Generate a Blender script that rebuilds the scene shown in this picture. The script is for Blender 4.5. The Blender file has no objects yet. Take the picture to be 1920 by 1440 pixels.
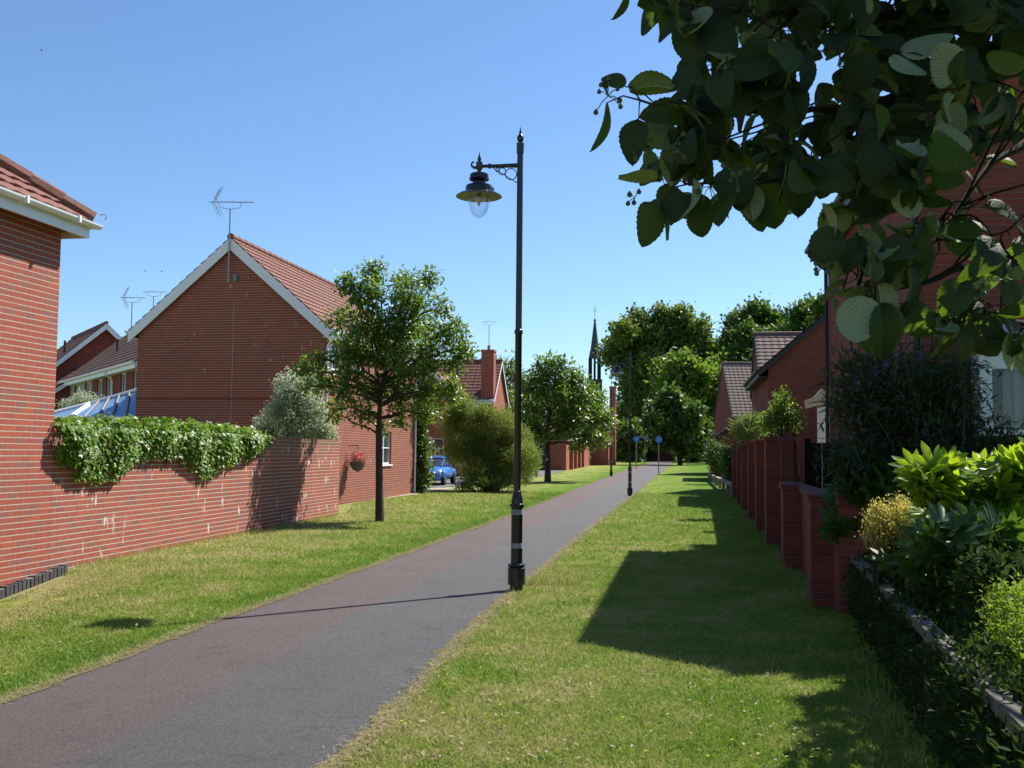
import bpy, bmesh, math, random
import numpy as np
from mathutils import Vector, Matrix

scene = bpy.context.scene
COL = scene.collection
R = math.radians
rnd = random.Random(7)
nr = np.random.default_rng(11)

# ------------------------------------------------------------------ camera
F = 1950.0; PITCH = math.atan(128/F); ROLL = 0.0094; CAMZ = 1.6
CM = Matrix.Rotation(math.pi/2+PITCH, 3, 'X') @ Matrix.Rotation(ROLL, 3, 'Z')
cam_d = bpy.data.cameras.new("camera"); cam = bpy.data.objects.new("camera", cam_d); COL.objects.link(cam)
cam.matrix_world = Matrix.Translation((0, 0, CAMZ)) @ CM.to_4x4()
cam_d.sensor_width = 36; cam_d.lens = 36*F/1920; cam_d.clip_end = 3000; cam_d.clip_start = 0.05
scene.camera = cam

# ------------------------------------------------------------------ light
SUN_EL, SUN_AZ = R(49), math.atan2(.78, .63)          # azimuth measured from +Y towards +X
sd = Vector((math.sin(SUN_AZ)*math.cos(SUN_EL), math.cos(SUN_AZ)*math.cos(SUN_EL), math.sin(SUN_EL)))
sun_d = bpy.data.lights.new("sun", 'SUN'); sun_d.energy = 4.7; sun_d.angle = R(0.5); sun_d.color = (1, .955, .88)
sun = bpy.data.objects.new("sun", sun_d); COL.objects.link(sun)
sun.rotation_euler = sd.to_track_quat('Z', 'Y').to_euler()
world = bpy.data.worlds.new("World"); scene.world = world; world.use_nodes = True
wn = world.node_tree; wn.nodes.clear()
sky = wn.nodes.new('ShaderNodeTexSky'); sky.sky_type = 'NISHITA'; sky.sun_disc = False
sky.sun_elevation = SUN_EL; sky.sun_rotation = SUN_AZ; sky.air_density = 1.0; sky.dust_density = .25; sky.ozone_density = 4.5
bg = wn.nodes.new('ShaderNodeBackground'); bg.inputs[1].default_value = .083
wo = wn.nodes.new('ShaderNodeOutputWorld'); tint = wn.nodes.new('ShaderNodeMixRGB'); tint.blend_type = 'MULTIPLY'; tint.inputs[0].default_value = 1; tint.inputs[2].default_value = (.89, 1.01, 1.11, 1)
wn.links.new(sky.outputs[0], tint.inputs[1]); wn.links.new(tint.outputs[0], bg.inputs[0]); wn.links.new(bg.outputs[0], wo.inputs[0])
scene.view_settings.view_transform = 'Standard'; scene.view_settings.look = 'None'
scene.view_settings.exposure = 0.85; scene.view_settings.gamma = 1

# ------------------------------------------------------------------ helpers
def gz(Y):                                            # the verge rises gently beyond 40 m
    return 0.0 if Y < 40 else min(.008*(Y-40), 1.0)
def dip(X, Y):                                        # the left lawn falls away beside the near house
    c = lambda v: np.clip(v, 0, 1)
    return -.24*c((14.2-Y)/2.0)*c((-X-4.4)/1.3)*c((Y-5)/2.5)
def ray(px, py): return CM @ Vector(((px-960)/F, (720-py)/F, -1.0))
def at(px, py, Y):
    d = ray(px, py); t = Y/d.y
    return Vector((d.x*t, Y, CAMZ+d.z*t))
def G(px, py):
    d = ray(px, py); z = 0.0
    for _ in range(30):
        t = (z-CAMZ)/d.z; z = gz(d.y*t)
    return Vector((d.x*t, d.y*t, z))
PHI = math.atan(325/F)                                # direction of the path, right of the view axis

def tag(o, label=None, cat=None, group=None, kind=None):
    if label: o['label'] = label
    if cat: o['category'] = cat
    if group: o['group'] = group
    if kind: o['kind'] = kind
    return o
def thing(name, label, cat, loc=(0, 0, 0), rz=0, group=None):
    o = bpy.data.objects.new(name, None); COL.objects.link(o)
    o.location = loc; o.rotation_euler = (0, 0, rz); o.empty_display_size = .2
    return tag(o, label, cat, group)
def copy_tree(o, parent=None):
    c = o.copy(); COL.objects.link(c); c.parent = parent
    for ch in [x for x in bpy.data.objects if x.parent == o]:
        copy_tree(ch, c)
    return c

class MB:
    def __init__(s, M=None): s.v = []; s.f = []; s.m = []; s.M = M or Matrix.Identity(4)
    def add(s, vs, fs, m=0):
        b = len(s.v); s.v += [tuple(s.M @ Vector(p)) for p in vs]
        for f in fs: s.f.append(tuple(b+i for i in f)); s.m.append(m)
        return s
    def box(s, p, q, m=0, T=None):
        x0, y0, z0 = p; x1, y1, z1 = q
        vs = [Vector(a) for a in ((x0,y0,z0),(x1,y0,z0),(x1,y1,z0),(x0,y1,z0),(x0,y0,z1),(x1,y0,z1),(x1,y1,z1),(x0,y1,z1))]
        if T: vs = [T @ a for a in vs]
        return s.add(vs, [(0,3,2,1),(4,5,6,7),(0,1,5,4),(1,2,6,5),(2,3,7,6),(3,0,4,7)], m)
    def cbox(s, c, h, m=0, T=None):
        return s.box([c[i]-h[i] for i in range(3)], [c[i]+h[i] for i in range(3)], m, T)
    def tube(s, pts, rad, n=8, m=0, cap=True):
        pts = [Vector(p) for p in pts]
        if not isinstance(rad, (list, tuple)): rad = [rad]*len(pts)
        vs = []; up = None
        for i, p in enumerate(pts):
            d = (pts[min(i+1, len(pts)-1)]-pts[max(i-1, 0)]).normalized()
            a = d.orthogonal() if up is None else (up-d*up.dot(d))
            if a.length < 1e-6: a = d.orthogonal()
            a.normalize(); up = a; b = d.cross(a)
            vs += [p+(a*math.cos(k*2*math.pi/n)+b*math.sin(k*2*math.pi/n))*rad[i] for k in range(n)]
        fs = [(i*n+k, i*n+(k+1) % n, (i+1)*n+(k+1) % n, (i+1)*n+k) for i in range(len(pts)-1) for k in range(n)]
        if cap: fs += [tuple(range(n))[::-1], tuple(range((len(pts)-1)*n, len(pts)*n))]
        return s.add(vs, fs, m)
    def lathe(s, prof, n=20, c=(0, 0, 0), m=0):       # prof: (r, z)
        vs = []
        for r, z in prof:
            vs += [(c[0]+r*math.cos(k*2*math.pi/n), c[1]+r*math.sin(k*2*math.pi/n), c[2]+z) for k in range(n)]
        fs = [(i*n+k, i*n+(k+1) % n, (i+1)*n+(k+1) % n, (i+1)*n+k) for i in range(len(prof)-1) for k in range(n)]
        fs += [tuple(range(n))[::-1], tuple(range((len(prof)-1)*n, len(prof)*n))]
        return s.add(vs, fs, m)
    def quad(s, a, b, c, d, m=0): return s.add([a, b, c, d], [(0, 1, 2, 3)], m)
    def build(s, name, mats, parent=None, smooth=False):
        me = bpy.data.meshes.new(name); me.from_pydata(s.v, [], s.f)
        if not isinstance(mats, (list, tuple)): mats = [mats]
        for x in mats: me.materials.append(x)
        me.polygons.foreach_set('material_index', s.m)
        if smooth: me.polygons.foreach_set('use_smooth', [True]*len(s.f))
        uv = me.uv_layers.new(name='UVMap'); dat = np.zeros((len(me.loops), 2), np.float32)
        for p in me.polygons:
            n = p.normal
            if abs(n.z) > .97: t, b = Vector((1, 0, 0)), Vector((0, 1, 0))
            else:
                t = Vector((-n.y, n.x, 0)).normalized(); b = n.cross(t)
                if abs(n.z) < .3: b = Vector((0, 0, 1))
            for li in p.loop_indices:
                co = me.vertices[me.loops[li].vertex_index].co; dat[li] = (co.dot(t), co.dot(b))
        uv.data.foreach_set('uv', dat.ravel()); me.update()
        o = bpy.data.objects.new(name, me); COL.objects.link(o); o.parent = parent
        if smooth:
            try: me.set_sharp_from_angle(angle=R(40))
            except Exception: pass
        return o

# ------------------------------------------------------------------ materials
class NT:
    def __init__(s, name):
        s.mat = bpy.data.materials.new(name); s.mat.use_nodes = True; s.t = s.mat.node_tree; s.t.nodes.clear()
        s.out = s.t.nodes.new('ShaderNodeOutputMaterial')
    def n(s, typ, **kw):
        x = s.t.nodes.new('ShaderNode'+typ)
        for k, v in kw.items():
            if k.startswith('i_'):
                key = k[2:].replace('_', ' ')
                x.inputs[int(key) if key.isdigit() else key].default_value = v
            else: setattr(x, k, v)
        return x
    def l(s, a, b): s.t.links.new(a, b)
    def noise(s, scale, detail=4, rough=.55, vec=None, dist=0):
        x = s.n('TexNoise', i_Scale=scale, i_Detail=detail, i_Roughness=rough, i_Distortion=dist)
        if vec: s.l(vec, x.inputs['Vector'])
        return x.outputs['Fac']
    def ramp(s, fac, stops):
        x = s.n('ValToRGB'); e = x.color_ramp.elements
        while len(e) < len(stops): e.new(.5)
        for i, (p, c) in enumerate(stops):
            e[i].position = p; e[i].color = (*c, 1) if not isinstance(c, (int, float)) else (c, c, c, 1)
        s.l(fac, x.inputs[0]); return x.outputs[0]
    def mix(s, fac, a, b, mode='MIX'):
        x = s.n('MixRGB', blend_type=mode)
        for v, i in ((fac, 0), (a, 1), (b, 2)):
            if isinstance(v, (int, float)): x.inputs[i].default_value = v if i == 0 else (v, v, v, 1)
            elif isinstance(v, tuple): x.inputs[i].default_value = (*v, 1)
            else: s.l(v, x.inputs[i])
        return x.outputs[0]
    def math(s, op, a, b=0.0, clamp=False):
        x = s.n('Math', operation=op, use_clamp=clamp)
        for v, i in ((a, 0), (b, 1)):
            if isinstance(v, (int, float)): x.inputs[i].default_value = v
            else: s.l(v, x.inputs[i])
        return x.outputs[0]
    def finish(s, color, rough=.6, spec=.5, bump=None, bdist=.01, metal=0, coat=0, transl=None, tfac=.3):
        p = s.n('BsdfPrincipled', i_Metallic=metal)
        for v, k in ((color, 'Base Color'), (rough, 'Roughness'), (spec, 'Specular IOR Level')):
            if isinstance(v, tuple): p.inputs[k].default_value = (*v, 1)
            elif isinstance(v, (int, float)): p.inputs[k].default_value = v
            else: s.l(v, p.inputs[k])
        if coat: p.inputs['Coat Weight'].default_value = coat
        if bump is not None:
            b = s.n('Bump', i_Strength=1.0, i_Distance=bdist); s.l(bump, b.inputs['Height']); s.l(b.outputs[0], p.inputs['Normal'])
        res = p.outputs[0]
        if transl is not None:
            tr = s.n('BsdfTranslucent')
            if isinstance(transl, tuple): tr.inputs[0].default_value = (*transl, 1)
            else: s.l(transl, tr.inputs[0])
            m = s.n('MixShader', i_0=tfac); s.l(p.outputs[0], m.inputs[1]); s.l(tr.outputs[0], m.inputs[2]); res = m.outputs[0]
        s.l(res, s.out.inputs[0]); return s.mat

def mat_plain(name, col, rough=.6, spec=.4, var=.12, scale=3.0, metal=0, bump=.002):
    t = NT(name); g = t.n('NewGeometry').outputs['Position']
    f = t.noise(scale, 5, .6, g)
    c = t.mix(t.math('MULTIPLY', f, 1.0), tuple(x*(1-var*1.6) for x in col), tuple(min(1, x*(1+var)) for x in col))
    return t.finish(c, rough, spec, t.noise(scale*12, 3, .6, g), bump, metal=metal)

def mat_brick(name, c1, c2, c3, mortar, efflo=0.0, grime=0.0, msize=.006, ztop=None):
    t = NT(name); uv = t.n('UVMap').outputs[0]; g = t.n('NewGeometry').outputs['Position']
    b = t.n('TexBrick', offset=.5, i_Scale=1.0); b.inputs['Brick Width'].default_value = .225
    b.inputs['Row Height'].default_value = .075; b.inputs['Mortar Size'].default_value = msize; b.inputs['Mortar Smooth'].default_value = .25
    b.inputs['Bias'].default_value = 0.0
    b.inputs['Color1'].default_value = (0, 0, 0, 1); b.inputs['Color2'].default_value = (1, 1, 1, 1); b.inputs['Mortar'].default_value = (.5, .5, .5, 1)
    t.l(uv, b.inputs['Vector'])
    sepb = t.n('SeparateColor'); t.l(b.outputs['Color'], sepb.inputs[0]); rb = sepb.outputs[0]
    col = t.ramp(rb, [(.0, c2), (.14, c2), (.3, c1), (.68, c1), (.8, tuple(x*1.1 for x in c1)), (.93, c3), (1, c3)])
    nz = t.noise(1.1, 4, .6, g); col = t.mix(t.math('MULTIPLY', nz, .42), col, tuple(x*.55 for x in c1), 'MIX')
    fine = t.noise(45, 3, .7, g); col = t.mix(.22, col, fine, 'OVERLAY')
    mo = t.mix(t.noise(2.2, 3, .6, g), tuple(x*.62 for x in mortar), mortar)
    fac = b.outputs['Fac']; sv = t.n('SeparateXYZ'); t.l(uv, sv.inputs[0]); fv = t.math('FRACT', t.math('DIVIDE', sv.outputs[1], .075))
    bed = t.math('GREATER_THAN', t.math('ABSOLUTE', t.math('SUBTRACT', fv, .5)), .5-msize*1.25/.075)
    col = t.mix(t.math('MULTIPLY', fac, t.math('ADD', t.math('MULTIPLY', bed, .78), .22)), col, mo)
    if efflo:
        mp = t.n('Mapping'); mp.inputs['Scale'].default_value = (1.0, .42, 1); t.l(uv, mp.inputs[0])
        e = t.noise(6.5, 2, .5, mp.outputs[0]); e2 = t.noise(.8, 2, .5, g)
        e = t.math('MULTIPLY', t.ramp(e, [(.655-.012*efflo, 0.0), (.70, 1.0)]), t.ramp(e2, [(.40+.12*(efflo < 1), .0), (.50+.12*(efflo < 1), 1.0)]))
        col = t.mix(t.math('MULTIPLY', e, .8 if efflo > 1 else .25), col, (.70, .66, .62))
    if grime and ztop is not None:
        sep = t.n('SeparateXYZ'); t.l(g, sep.inputs[0])
        gr = t.math('ADD', sep.outputs[2], t.math('MULTIPLY', t.noise(1.6, 4, .6, g), .7))
        gr = t.ramp(t.math('DIVIDE', gr, ztop+.35), [(.78, 0.0), (1.0, 1.0)])
        col = t.mix(t.math('MULTIPLY', gr, grime), col, (.17, .135, .095))
    h = t.math('SUBTRACT', t.math('MULTIPLY', fine, .25), fac)
    return t.finish(col, .85, .25, h, .005)

def mat_tile(name, c1, c2, lichen=.3):
    t = NT(name); uv = t.n('UVMap').outputs[0]; g = t.n('NewGeometry').outputs['Position']
    b = t.n('TexBrick', offset=.5, i_Scale=1.0); b.inputs['Brick Width'].default_value = .3; b.inputs['Row Height'].default_value = .3
    b.inputs['Mortar Size'].default_value = .004
    b.inputs['Color1'].default_value = (*c1, 1); b.inputs['Color2'].default_value = (*c2, 1); b.inputs['Mortar'].default_value = tuple(x*.3 for x in c2)+(1,)
    t.l(uv, b.inputs['Vector'])
    col = t.mix(t.math('MULTIPLY', t.noise(2.3, 6, .65, g), .6), b.outputs['Color'], tuple(x*.5 for x in c2))
    col = t.mix(t.math('MULTIPLY', t.ramp(t.noise(5.5, 6, .7, g), [(.55, 0.0), (.72, 1.0)]), lichen), col, (.22, .19, .11))
    return t.finish(col, .8, .3, t.noise(30, 4, .6, g), .004)

def mat_leaf(name, c1, c2, tl, rough=.45, tfac=.3, spec=.4, under=None, clump=1.2):
    t = NT(name); ge = t.n('NewGeometry'); r = ge.outputs['Random Per Island']
    col = t.mix(r, c1, c2); col = t.mix(t.math('MULTIPLY', t.noise(clump, 3, .6, ge.outputs['Position']), .7), col, tuple(x*.72 for x in c1))
    if under: col = t.mix(ge.outputs['Backfacing'], col, under)
    return t.finish(col, rough, spec, transl=tl, tfac=tfac)

MORT = (.56, .48, .37)
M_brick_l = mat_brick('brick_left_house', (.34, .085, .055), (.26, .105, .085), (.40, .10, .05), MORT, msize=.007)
M_brick_w = mat_brick('brick_garden_wall', (.325, .088, .060), (.24, .10, .08), (.38, .105, .06), MORT, efflo=2.2, grime=.55, ztop=1.9, msize=.008)
M_brick_m = mat_brick('brick_gable_house', (.28, .075, .044), (.21, .07, .05), (.34, .088, .048), (.46, .33, .26), efflo=.3, msize=.008)
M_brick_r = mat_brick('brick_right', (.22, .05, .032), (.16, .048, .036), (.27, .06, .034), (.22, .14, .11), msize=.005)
M_brick_o = mat_brick('brick_far', (.38, .105, .06), (.3, .095, .065), (.43, .12, .06), (.42, .32, .25), msize=.005)
M_tile = mat_tile('tile_red_brown', (.27, .112, .08), (.21, .09, .066))
M_tile_d = mat_tile('tile_brown', (.24, .125, .09), (.19, .1, .075), .5)
M_tile_g = mat_tile('tile_grey_brown', (.22, .15, .125), (.17, .12, .10), .4)
M_white = mat_plain('white_paint', (.74, .75, .76), .4, .4, .07)
M_cream = mat_plain('cream_underside', (.5, .44, .33), .5, .3, .1)
M_grey = mat_plain('grey_panel', (.30, .29, .25), .7, .3)
M_soffit = mat_plain('dark_soffit', (.16, .09, .07), .7, .2)
M_black = mat_plain('black_gloss_paint', (.010, .011, .014), .28, .6, .3, 9, bump=.0008)
M_blacki = mat_plain('black_plastic', (.016, .016, .018), .5, .4)
M_tape = mat_plain('peeling_white_tape', (.26, .27, .28), .6, .3, .8, 35)
M_metal = mat_plain('grey_metal', (.28, .28, .28), .4, .5, metal=.7)
M_concrete = mat_plain('concrete', (.42, .38, .31), .9, .2, .25, 6, bump=.004)
M_soldier = mat_plain('blue_brick', (.085, .078, .08), .8, .3, .35, 9, bump=.004)
M_wood = mat_plain('weathered_wood', (.33, .29, .23), .85, .2, .35, 8, bump=.004)
M_fence = mat_plain('dark_timber', (.014, .012, .011), .8, .2, .4, 5)
M_bark = mat_plain('bark', (.075, .058, .044), .9, .2, .5, 14, bump=.012)
M_barkd = mat_plain('dark_bark', (.035, .027, .022), .9, .2, .5, 20, bump=.004)
M_blue = None
t = NT('glass_dark'); M_glass = t.finish(t.mix(t.noise(1.3, 2, .5, t.n('NewGeometry').outputs['Position']), (.02, .025, .03), (.10, .12, .14)), .06, .8)
t = NT('glass_bowl'); gl = t.n('BsdfGlossy', i_Roughness=.03); tr = t.n('BsdfTransparent'); tr.inputs[0].default_value = (.93, .95, .97, 1)
fr = t.n('LayerWeight', i_Blend=.22); mx = t.n('MixShader'); t.l(t.math('ADD', t.math('MULTIPLY', fr.outputs['Facing'], .55), .06), mx.inputs[0])
t.l(tr.outputs[0], mx.inputs[1]); t.l(gl.outputs[0], mx.inputs[2]); t.l(mx.outputs[0], t.out.inputs[0]); M_bowl = t.mat
t = NT('polycarbonate_roof'); M_poly = t.finish(t.mix(t.noise(.9, 3, .5, t.n('NewGeometry').outputs['Position']), (.10, .20, .38), (.17, .29, .48)), .2, .8)
t = NT('car_paint_blue'); M_car = t.finish((.05, .19, .60), .25, .6, coat=.6)
t = NT('sign_blue'); M_signb = t.finish(t.mix(t.noise(20, 2, .5), (.02, .16, .55), (.03, .2, .62)), .35, .5)

# lawn colour shared by ground sheet and blades
def lawn_color(t, pos):
    sep = t.n('SeparateXYZ'); t.l(pos, sep.inputs[0])
    d = t.math('SUBTRACT', sep.outputs[0], t.math('MULTIPLY', sep.outputs[1], .167))
    dn = t.math('ADD', d, t.math('MULTIPLY', t.math('SUBTRACT', t.noise(.5, 3, .5, pos), .5), 2.4))
    # worn and dry towards the left wall and on the near right verge, greener beside the path
    dry = t.n('ValToRGB'); e = dry.color_ramp.elements
    for _ in range(5): e.new(.5)
    for i, (p, v) in enumerate([(0, 1.0), (.16, 1.0), (.33, .72), (.45, .12), (.62, .82), (.78, .70), (1, .35)]):
        e[i].position = p; e[i].color = (v, v, v, 1)
    t.l(t.math('DIVIDE', t.math('ADD', dn, 9.2), 11.0, True), dry.inputs[0])
    far = t.math('DIVIDE', sep.outputs[1], 42.0, True)
    dryv = t.math('SUBTRACT', dry.outputs[0], t.math('MULTIPLY', far, .38))
    dryv = t.math('ADD', dryv, t.math('MULTIPLY', t.math('SUBTRACT', t.noise(1.1, 5, .7, pos), .5), 2.4))
    dryv = t.math('ADD', dryv, t.math('MULTIPLY', t.math('SUBTRACT', t.noise(9, 4, .7, pos), .5), 1.4), True)
    return t.ramp(dryv, [(.0, (.095, .21, .012)), (.35, (.17, .27, .025)), (.7, (.33, .34, .095)), (1.0, (.46, .39, .18))]), sep
t = NT('lawn'); pos = t.n('NewGeometry').outputs['Position']; lc, _ = lawn_color(t, pos)
lc = t.mix(.55, lc, t.noise(70, 4, .7, pos), 'OVERLAY')
M_lawn = t.finish(t.mix(.28, lc, (.06, .06, .02)), .95, .1, t.noise(55, 5, .7, pos), .03)
t = NT('grass_blade'); ge = t.n('NewGeometry'); lc, _ = lawn_color(t, ge.outputs['Position'])
lc = t.mix(t.math('MULTIPLY', ge.outputs['Random Per Island'], .38), lc, (.36, .34, .13))
at_ = t.n('Attribute', attribute_name='straw'); lc = t.mix(at_.outputs['Fac'], lc, (.44, .34, .19))
M_blade = t.finish(lc, .6, .25, transl=t.mix(.5, lc, (.25, .4, .03)), tfac=.35)
t = NT('straw_edge'); pos = t.n('NewGeometry').outputs['Position']
M_straw = t.finish(t.mix(t.noise(18, 5, .7, pos), (.09, .075, .04), (.27, .22, .12)), .95, .1, t.noise(70, 4, .7, pos), .02)
t = NT('path_tarmac'); uvn = t.n('UVMap'); sp = t.n('SeparateXYZ'); t.l(uvn.outputs[0], sp.inputs[0]); pos = t.n('NewGeometry').outputs['Position']
edge = t.math('ADD', sp.outputs[0], t.math('MULTIPLY', t.math('SUBTRACT', t.noise(1.5, 4, .6, pos), .5), .16))
redf = t.ramp(edge, [(.0, .5), (.04, .9), (.44, .85), (.51, 0.0)])
agg = t.ramp(t.noise(75, 5, .9, pos), [(.36, 0.0), (.64, 1.0)]); patch = t.noise(.9, 5, .6, pos)
grey = t.mix(patch, (.090, .088, .088), (.138, .134, .132)); red = t.mix(patch, (.118, .086, .082), (.160, .115, .108))
c = t.mix(redf, grey, red); c = t.mix(.5, c, agg, 'OVERLAY')
vo = t.n('TexVoronoi', i_Scale=60.0); t.l(pos, vo.inputs['Vector']); c = t.mix(t.ramp(vo.outputs['Distance'], [(.0, .75), (.24, 0.0)]), c, (.36, .35, .34))
c = t.mix(t.ramp(t.noise(3.2, 6, .7, pos), [(.56, 0.0), (.70, .5)]), c, (.055, .052, .052))
M_path = t.finish(c, .85, .3, agg, .006)
M_road = mat_plain('road_tarmac', (.16, .155, .155), .9, .2, .2, 2)
M_slab = mat_plain('paving_slab', (.42, .35, .25), .9, .2, .25, 5)
t = NT('curtain'); M_curtain = t.finish((.24, .25, .23), .9, .1)

# ------------------------------------------------------------------ ground, path, road
ys = [-60, -20, 0]+[5+.5*k for k in range(21)]+[20, 40] + [40+12.5*k for k in range(1, 11)] + [220, 400, 900, 1600]
xs = [-1200, -300, -100, -40, -20]+[-16+.5*k for k in range(25)]+[0, 20, 40, 100, 300, 1200]
mb = MB(); mb.add([(x, y, gz(y)+float(dip(x, y))) for y in ys for x in xs],
    [(j*len(xs)+i, j*len(xs)+i+1, (j+1)*len(xs)+i+1, (j+1)*len(xs)+i) for j in range(len(ys)-1) for i in range(len(xs)-1)])
tag(mb.build('ground', M_lawn), kind='structure')

LP = [G(*p) for p in ((0,1320),(200,1245),(380,1175),(560,1112),(800,1025),(955,968),(1079,917),(1145,893),(1178,879),(1208,872))]
RP = [G(*p) for p in ((620,1440),(700,1370),(800,1262),(870,1190),(962,1108),(1033,1053),(1089,1005),(1131,972),(1160,949),(1185,930),(1215,905),(1240,886),(1252,877))]
LP = [LP[0]-Vector((1.9, 10, 0))*k for k in (1.6, .5)]+LP; RP = [RP[0]-Vector((1.7, 10, 0))*k for k in (1.2, .4)]+RP
for Lst in (LP, RP): Lst.append(Lst[-1]+Vector((5.4, 32, 0)))
def interp(Lst):
    a = sorted((p.y, p.x) for p in Lst); yy = np.array([q[0] for q in a]); xx = np.array([q[1] for q in a])
    return lambda y: np.interp(y, yy, xx)
pl, pr = interp(LP), interp(RP)
def sheet(name, fl, fr, y0, y1, dz, m, nx=4, uv=True, step=.14):
    Y = [y0]; 
    while Y[-1] < y1: Y.append(Y[-1]+max(step, abs(Y[-1])*.012))
    vs = []; us = []
    for y in Y:
        a, b = fl(y), fr(y)
        for i in range(nx+1):
            vs.append((a+(b-a)*i/nx, y, gz(y)+dz)); us.append((i/nx, y))
    n = nx+1; fs = [(j*n+i, j*n+i+1, (j+1)*n+i+1, (j+1)*n+i) for j in range(len(Y)-1) for i in range(nx)]
    me = bpy.data.meshes.new(name); me.from_pydata(vs, [], fs); me.materials.append(m)
    u = me.uv_layers.new(name='UVMap'); d = np.zeros((len(me.loops), 2), np.float32)
    for l in me.loops: d[l.index] = us[l.vertex_index]
    u.data.foreach_set('uv', d.ravel()); o = bpy.data.objects.new(name, me); COL.objects.link(o); return tag(o, kind='structure')
sheet('path', lambda y: float(pl(y)), lambda y: float(pr(y)), -10, 165, .006, M_path)
from mathutils import noise as mn
wob = lambda y, k: (.6+1.1*mn.noise((y*1.3, k*7.1, 0))+.9*mn.noise((y*5.1, k*3.3, 2))+.8*mn.noise((y*19, k, 5)))
sheet('path_edge', lambda y: float(pl(y))-.05-.02*wob(y, 1), lambda y: float(pl(y))+.02+.035*wob(y, 2), 3, 150, .011, M_straw, 2, step=.045)
sheet('path_edge', lambda y: float(pr(y))-.01-.05*wob(y, 3), lambda y: float(pr(y))+.05+.02*wob(y, 4), 3, 150, .011, M_straw, 2, step=.045)
def poly_sheet(name, pts, dz, m):
    mb = MB(); mb.add([(p.x, p.y, gz(p.y)+dz) for p in pts], [tuple(range(len(pts)))])
    return tag(mb.build(name, m), kind='structure')
poly_sheet('road', [G(*p) for p in ((770,921),(868,910),(985,899),(1060,884),(1010,879),(880,884),(760,893))], .010, M_road)
poly_sheet('paving', [G(*p) for p in ((640,944),(700,938),(790,926),(862,914),(775,917),(640,930))], .014, M_slab)
# ------------------------------------------------------------------ building kit
def wall_plane(mb, O, U, W, H, holes, inn, depth=.1, m=0):
    O = Vector(O); U = Vector(U); Z = Vector((0, 0, 1)); I = Vector(inn)*depth
    xs = sorted({0, W} | {h[0] for h in holes} | {h[0]+h[2] for h in holes}); zs = sorted({0, H} | {h[1] for h in holes} | {h[1]+h[3] for h in holes})
    flip = U.cross(Z).dot(Vector(inn)) > 0
    def q(a, b, c, d):
        mb.quad(*((d, c, b, a) if flip else (a, b, c, d)), m)
    P = lambda x, z: O+U*x+Z*z
    for i in range(len(xs)-1):
        for j in range(len(zs)-1):
            cx, cz = (xs[i]+xs[i+1])/2, (zs[j]+zs[j+1])/2
            if any(h[0] < cx < h[0]+h[2] and h[1] < cz < h[1]+h[3] for h in holes): continue
            q(P(xs[i], zs[j]), P(xs[i+1], zs[j]), P(xs[i+1], zs[j+1]), P(xs[i], zs[j+1]))
    for x, z, w, h in holes:
        c = [P(x, z), P(x+w, z), P(x+w, z+h), P(x, z+h)]
        for k in range(4):
            a, b = c[k], c[(k+1) % 4]; q(a, a+I, b+I, b)
def window(root, O, U, inn, x, z, w, h, cols=2, rows=1, sill=True, name='window', frame=None, T=None):
    U = Vector(U); I = Vector(inn); O = Vector(O)+U*x+Vector((0, 0, z))
    X = Matrix(((U.x, I.x, 0, O.x), (U.y, I.y, 0, O.y), (0, 0, 1, O.z), (0, 0, 0, 1)))
    if T: X = T @ X
    fr = frame or M_white; f = .06
    a = MB(X); a.box((0, .06, 0), (w, .11, f)); a.box((0, .06, h-f), (w, .11, h)); a.box((0, .06, f), (f, .11, h-f)); a.box((w-f, .06, f), (w, .11, h-f))
    for k in range(1, cols): a.box((w*k/cols-f/2, .062, f), (w*k/cols+f/2, .108, h-f))
    for k in range(1, rows): a.box((f, .064, h*k/rows-f/3), (w-f, .106, h*k/rows+f/3))
    wf = a.build(name, fr, root)
    g = MB(X); g.quad((f/2, .09, f/2), (w-f/2, .09, f/2), (w-f/2, .09, h-f/2), (f/2, .09, h-f/2)); g.build('pane', M_glass, wf)
    if sill:
        s_ = MB(X); s_.box((-.05, -.05, -.06), (w+.05, .06, -.003)); s_.build('sill', fr, wf)
def roof_plane(mb, A, B, C, D, course=.3, period=.3, amp=.018, step=.028, ds=.06, m=0):
    A, B, C, D = map(Vector, (A, B, C, D)); ab = (B-A).normalized(); n = ab.cross(D-A)
    if n.length < 1e-5: n = ab.cross(C-A)
    n.normalize()
    if n.z < 0: n = -n
    hgt = ((D-A)-ab*(D-A).dot(ab)).length; K = max(2, int(round(hgt/course)))
    for i in range(K):
        t0, t1 = i/K, (i+1)/K+.04/K
        l0, r0 = A.lerp(D, t0), B.lerp(C, t0); l1, r1 = A.lerp(D, min(t1, 1)), B.lerp(C, min(t1, 1))
        N = max(1, int((r0-l0).length/ds)); vs = []
        for k in range(N+1):
            s = k/N; p0 = l0.lerp(r0, s); p1 = l1.lerp(r1, s); u = (p0-A).dot(ab)
            cz = amp*abs(math.sin(math.pi*u/period))
            vs += [p0+n*(cz*.3-.004), p0+n*(cz+step), p1+n*(cz*.9)]
        b = 3
        mb.add(vs, [(k*b, (k+1)*b, (k+1)*b+1, k*b+1) for k in range(N)]+[(k*b+1, (k+1)*b+1, (k+1)*b+2, k*b+2) for k in range(N)], m)
def ridge_caps(mb, P, Q, r=.11):
    P, Q = Vector(P), Vector(Q); L = (Q-P).length; n = max(1, int(L/.45)); d = (Q-P)/n
    for k in range(n): mb.tube([P+d*k, P+d*(k+1.03)], [r, r*.88], 8)
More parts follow.
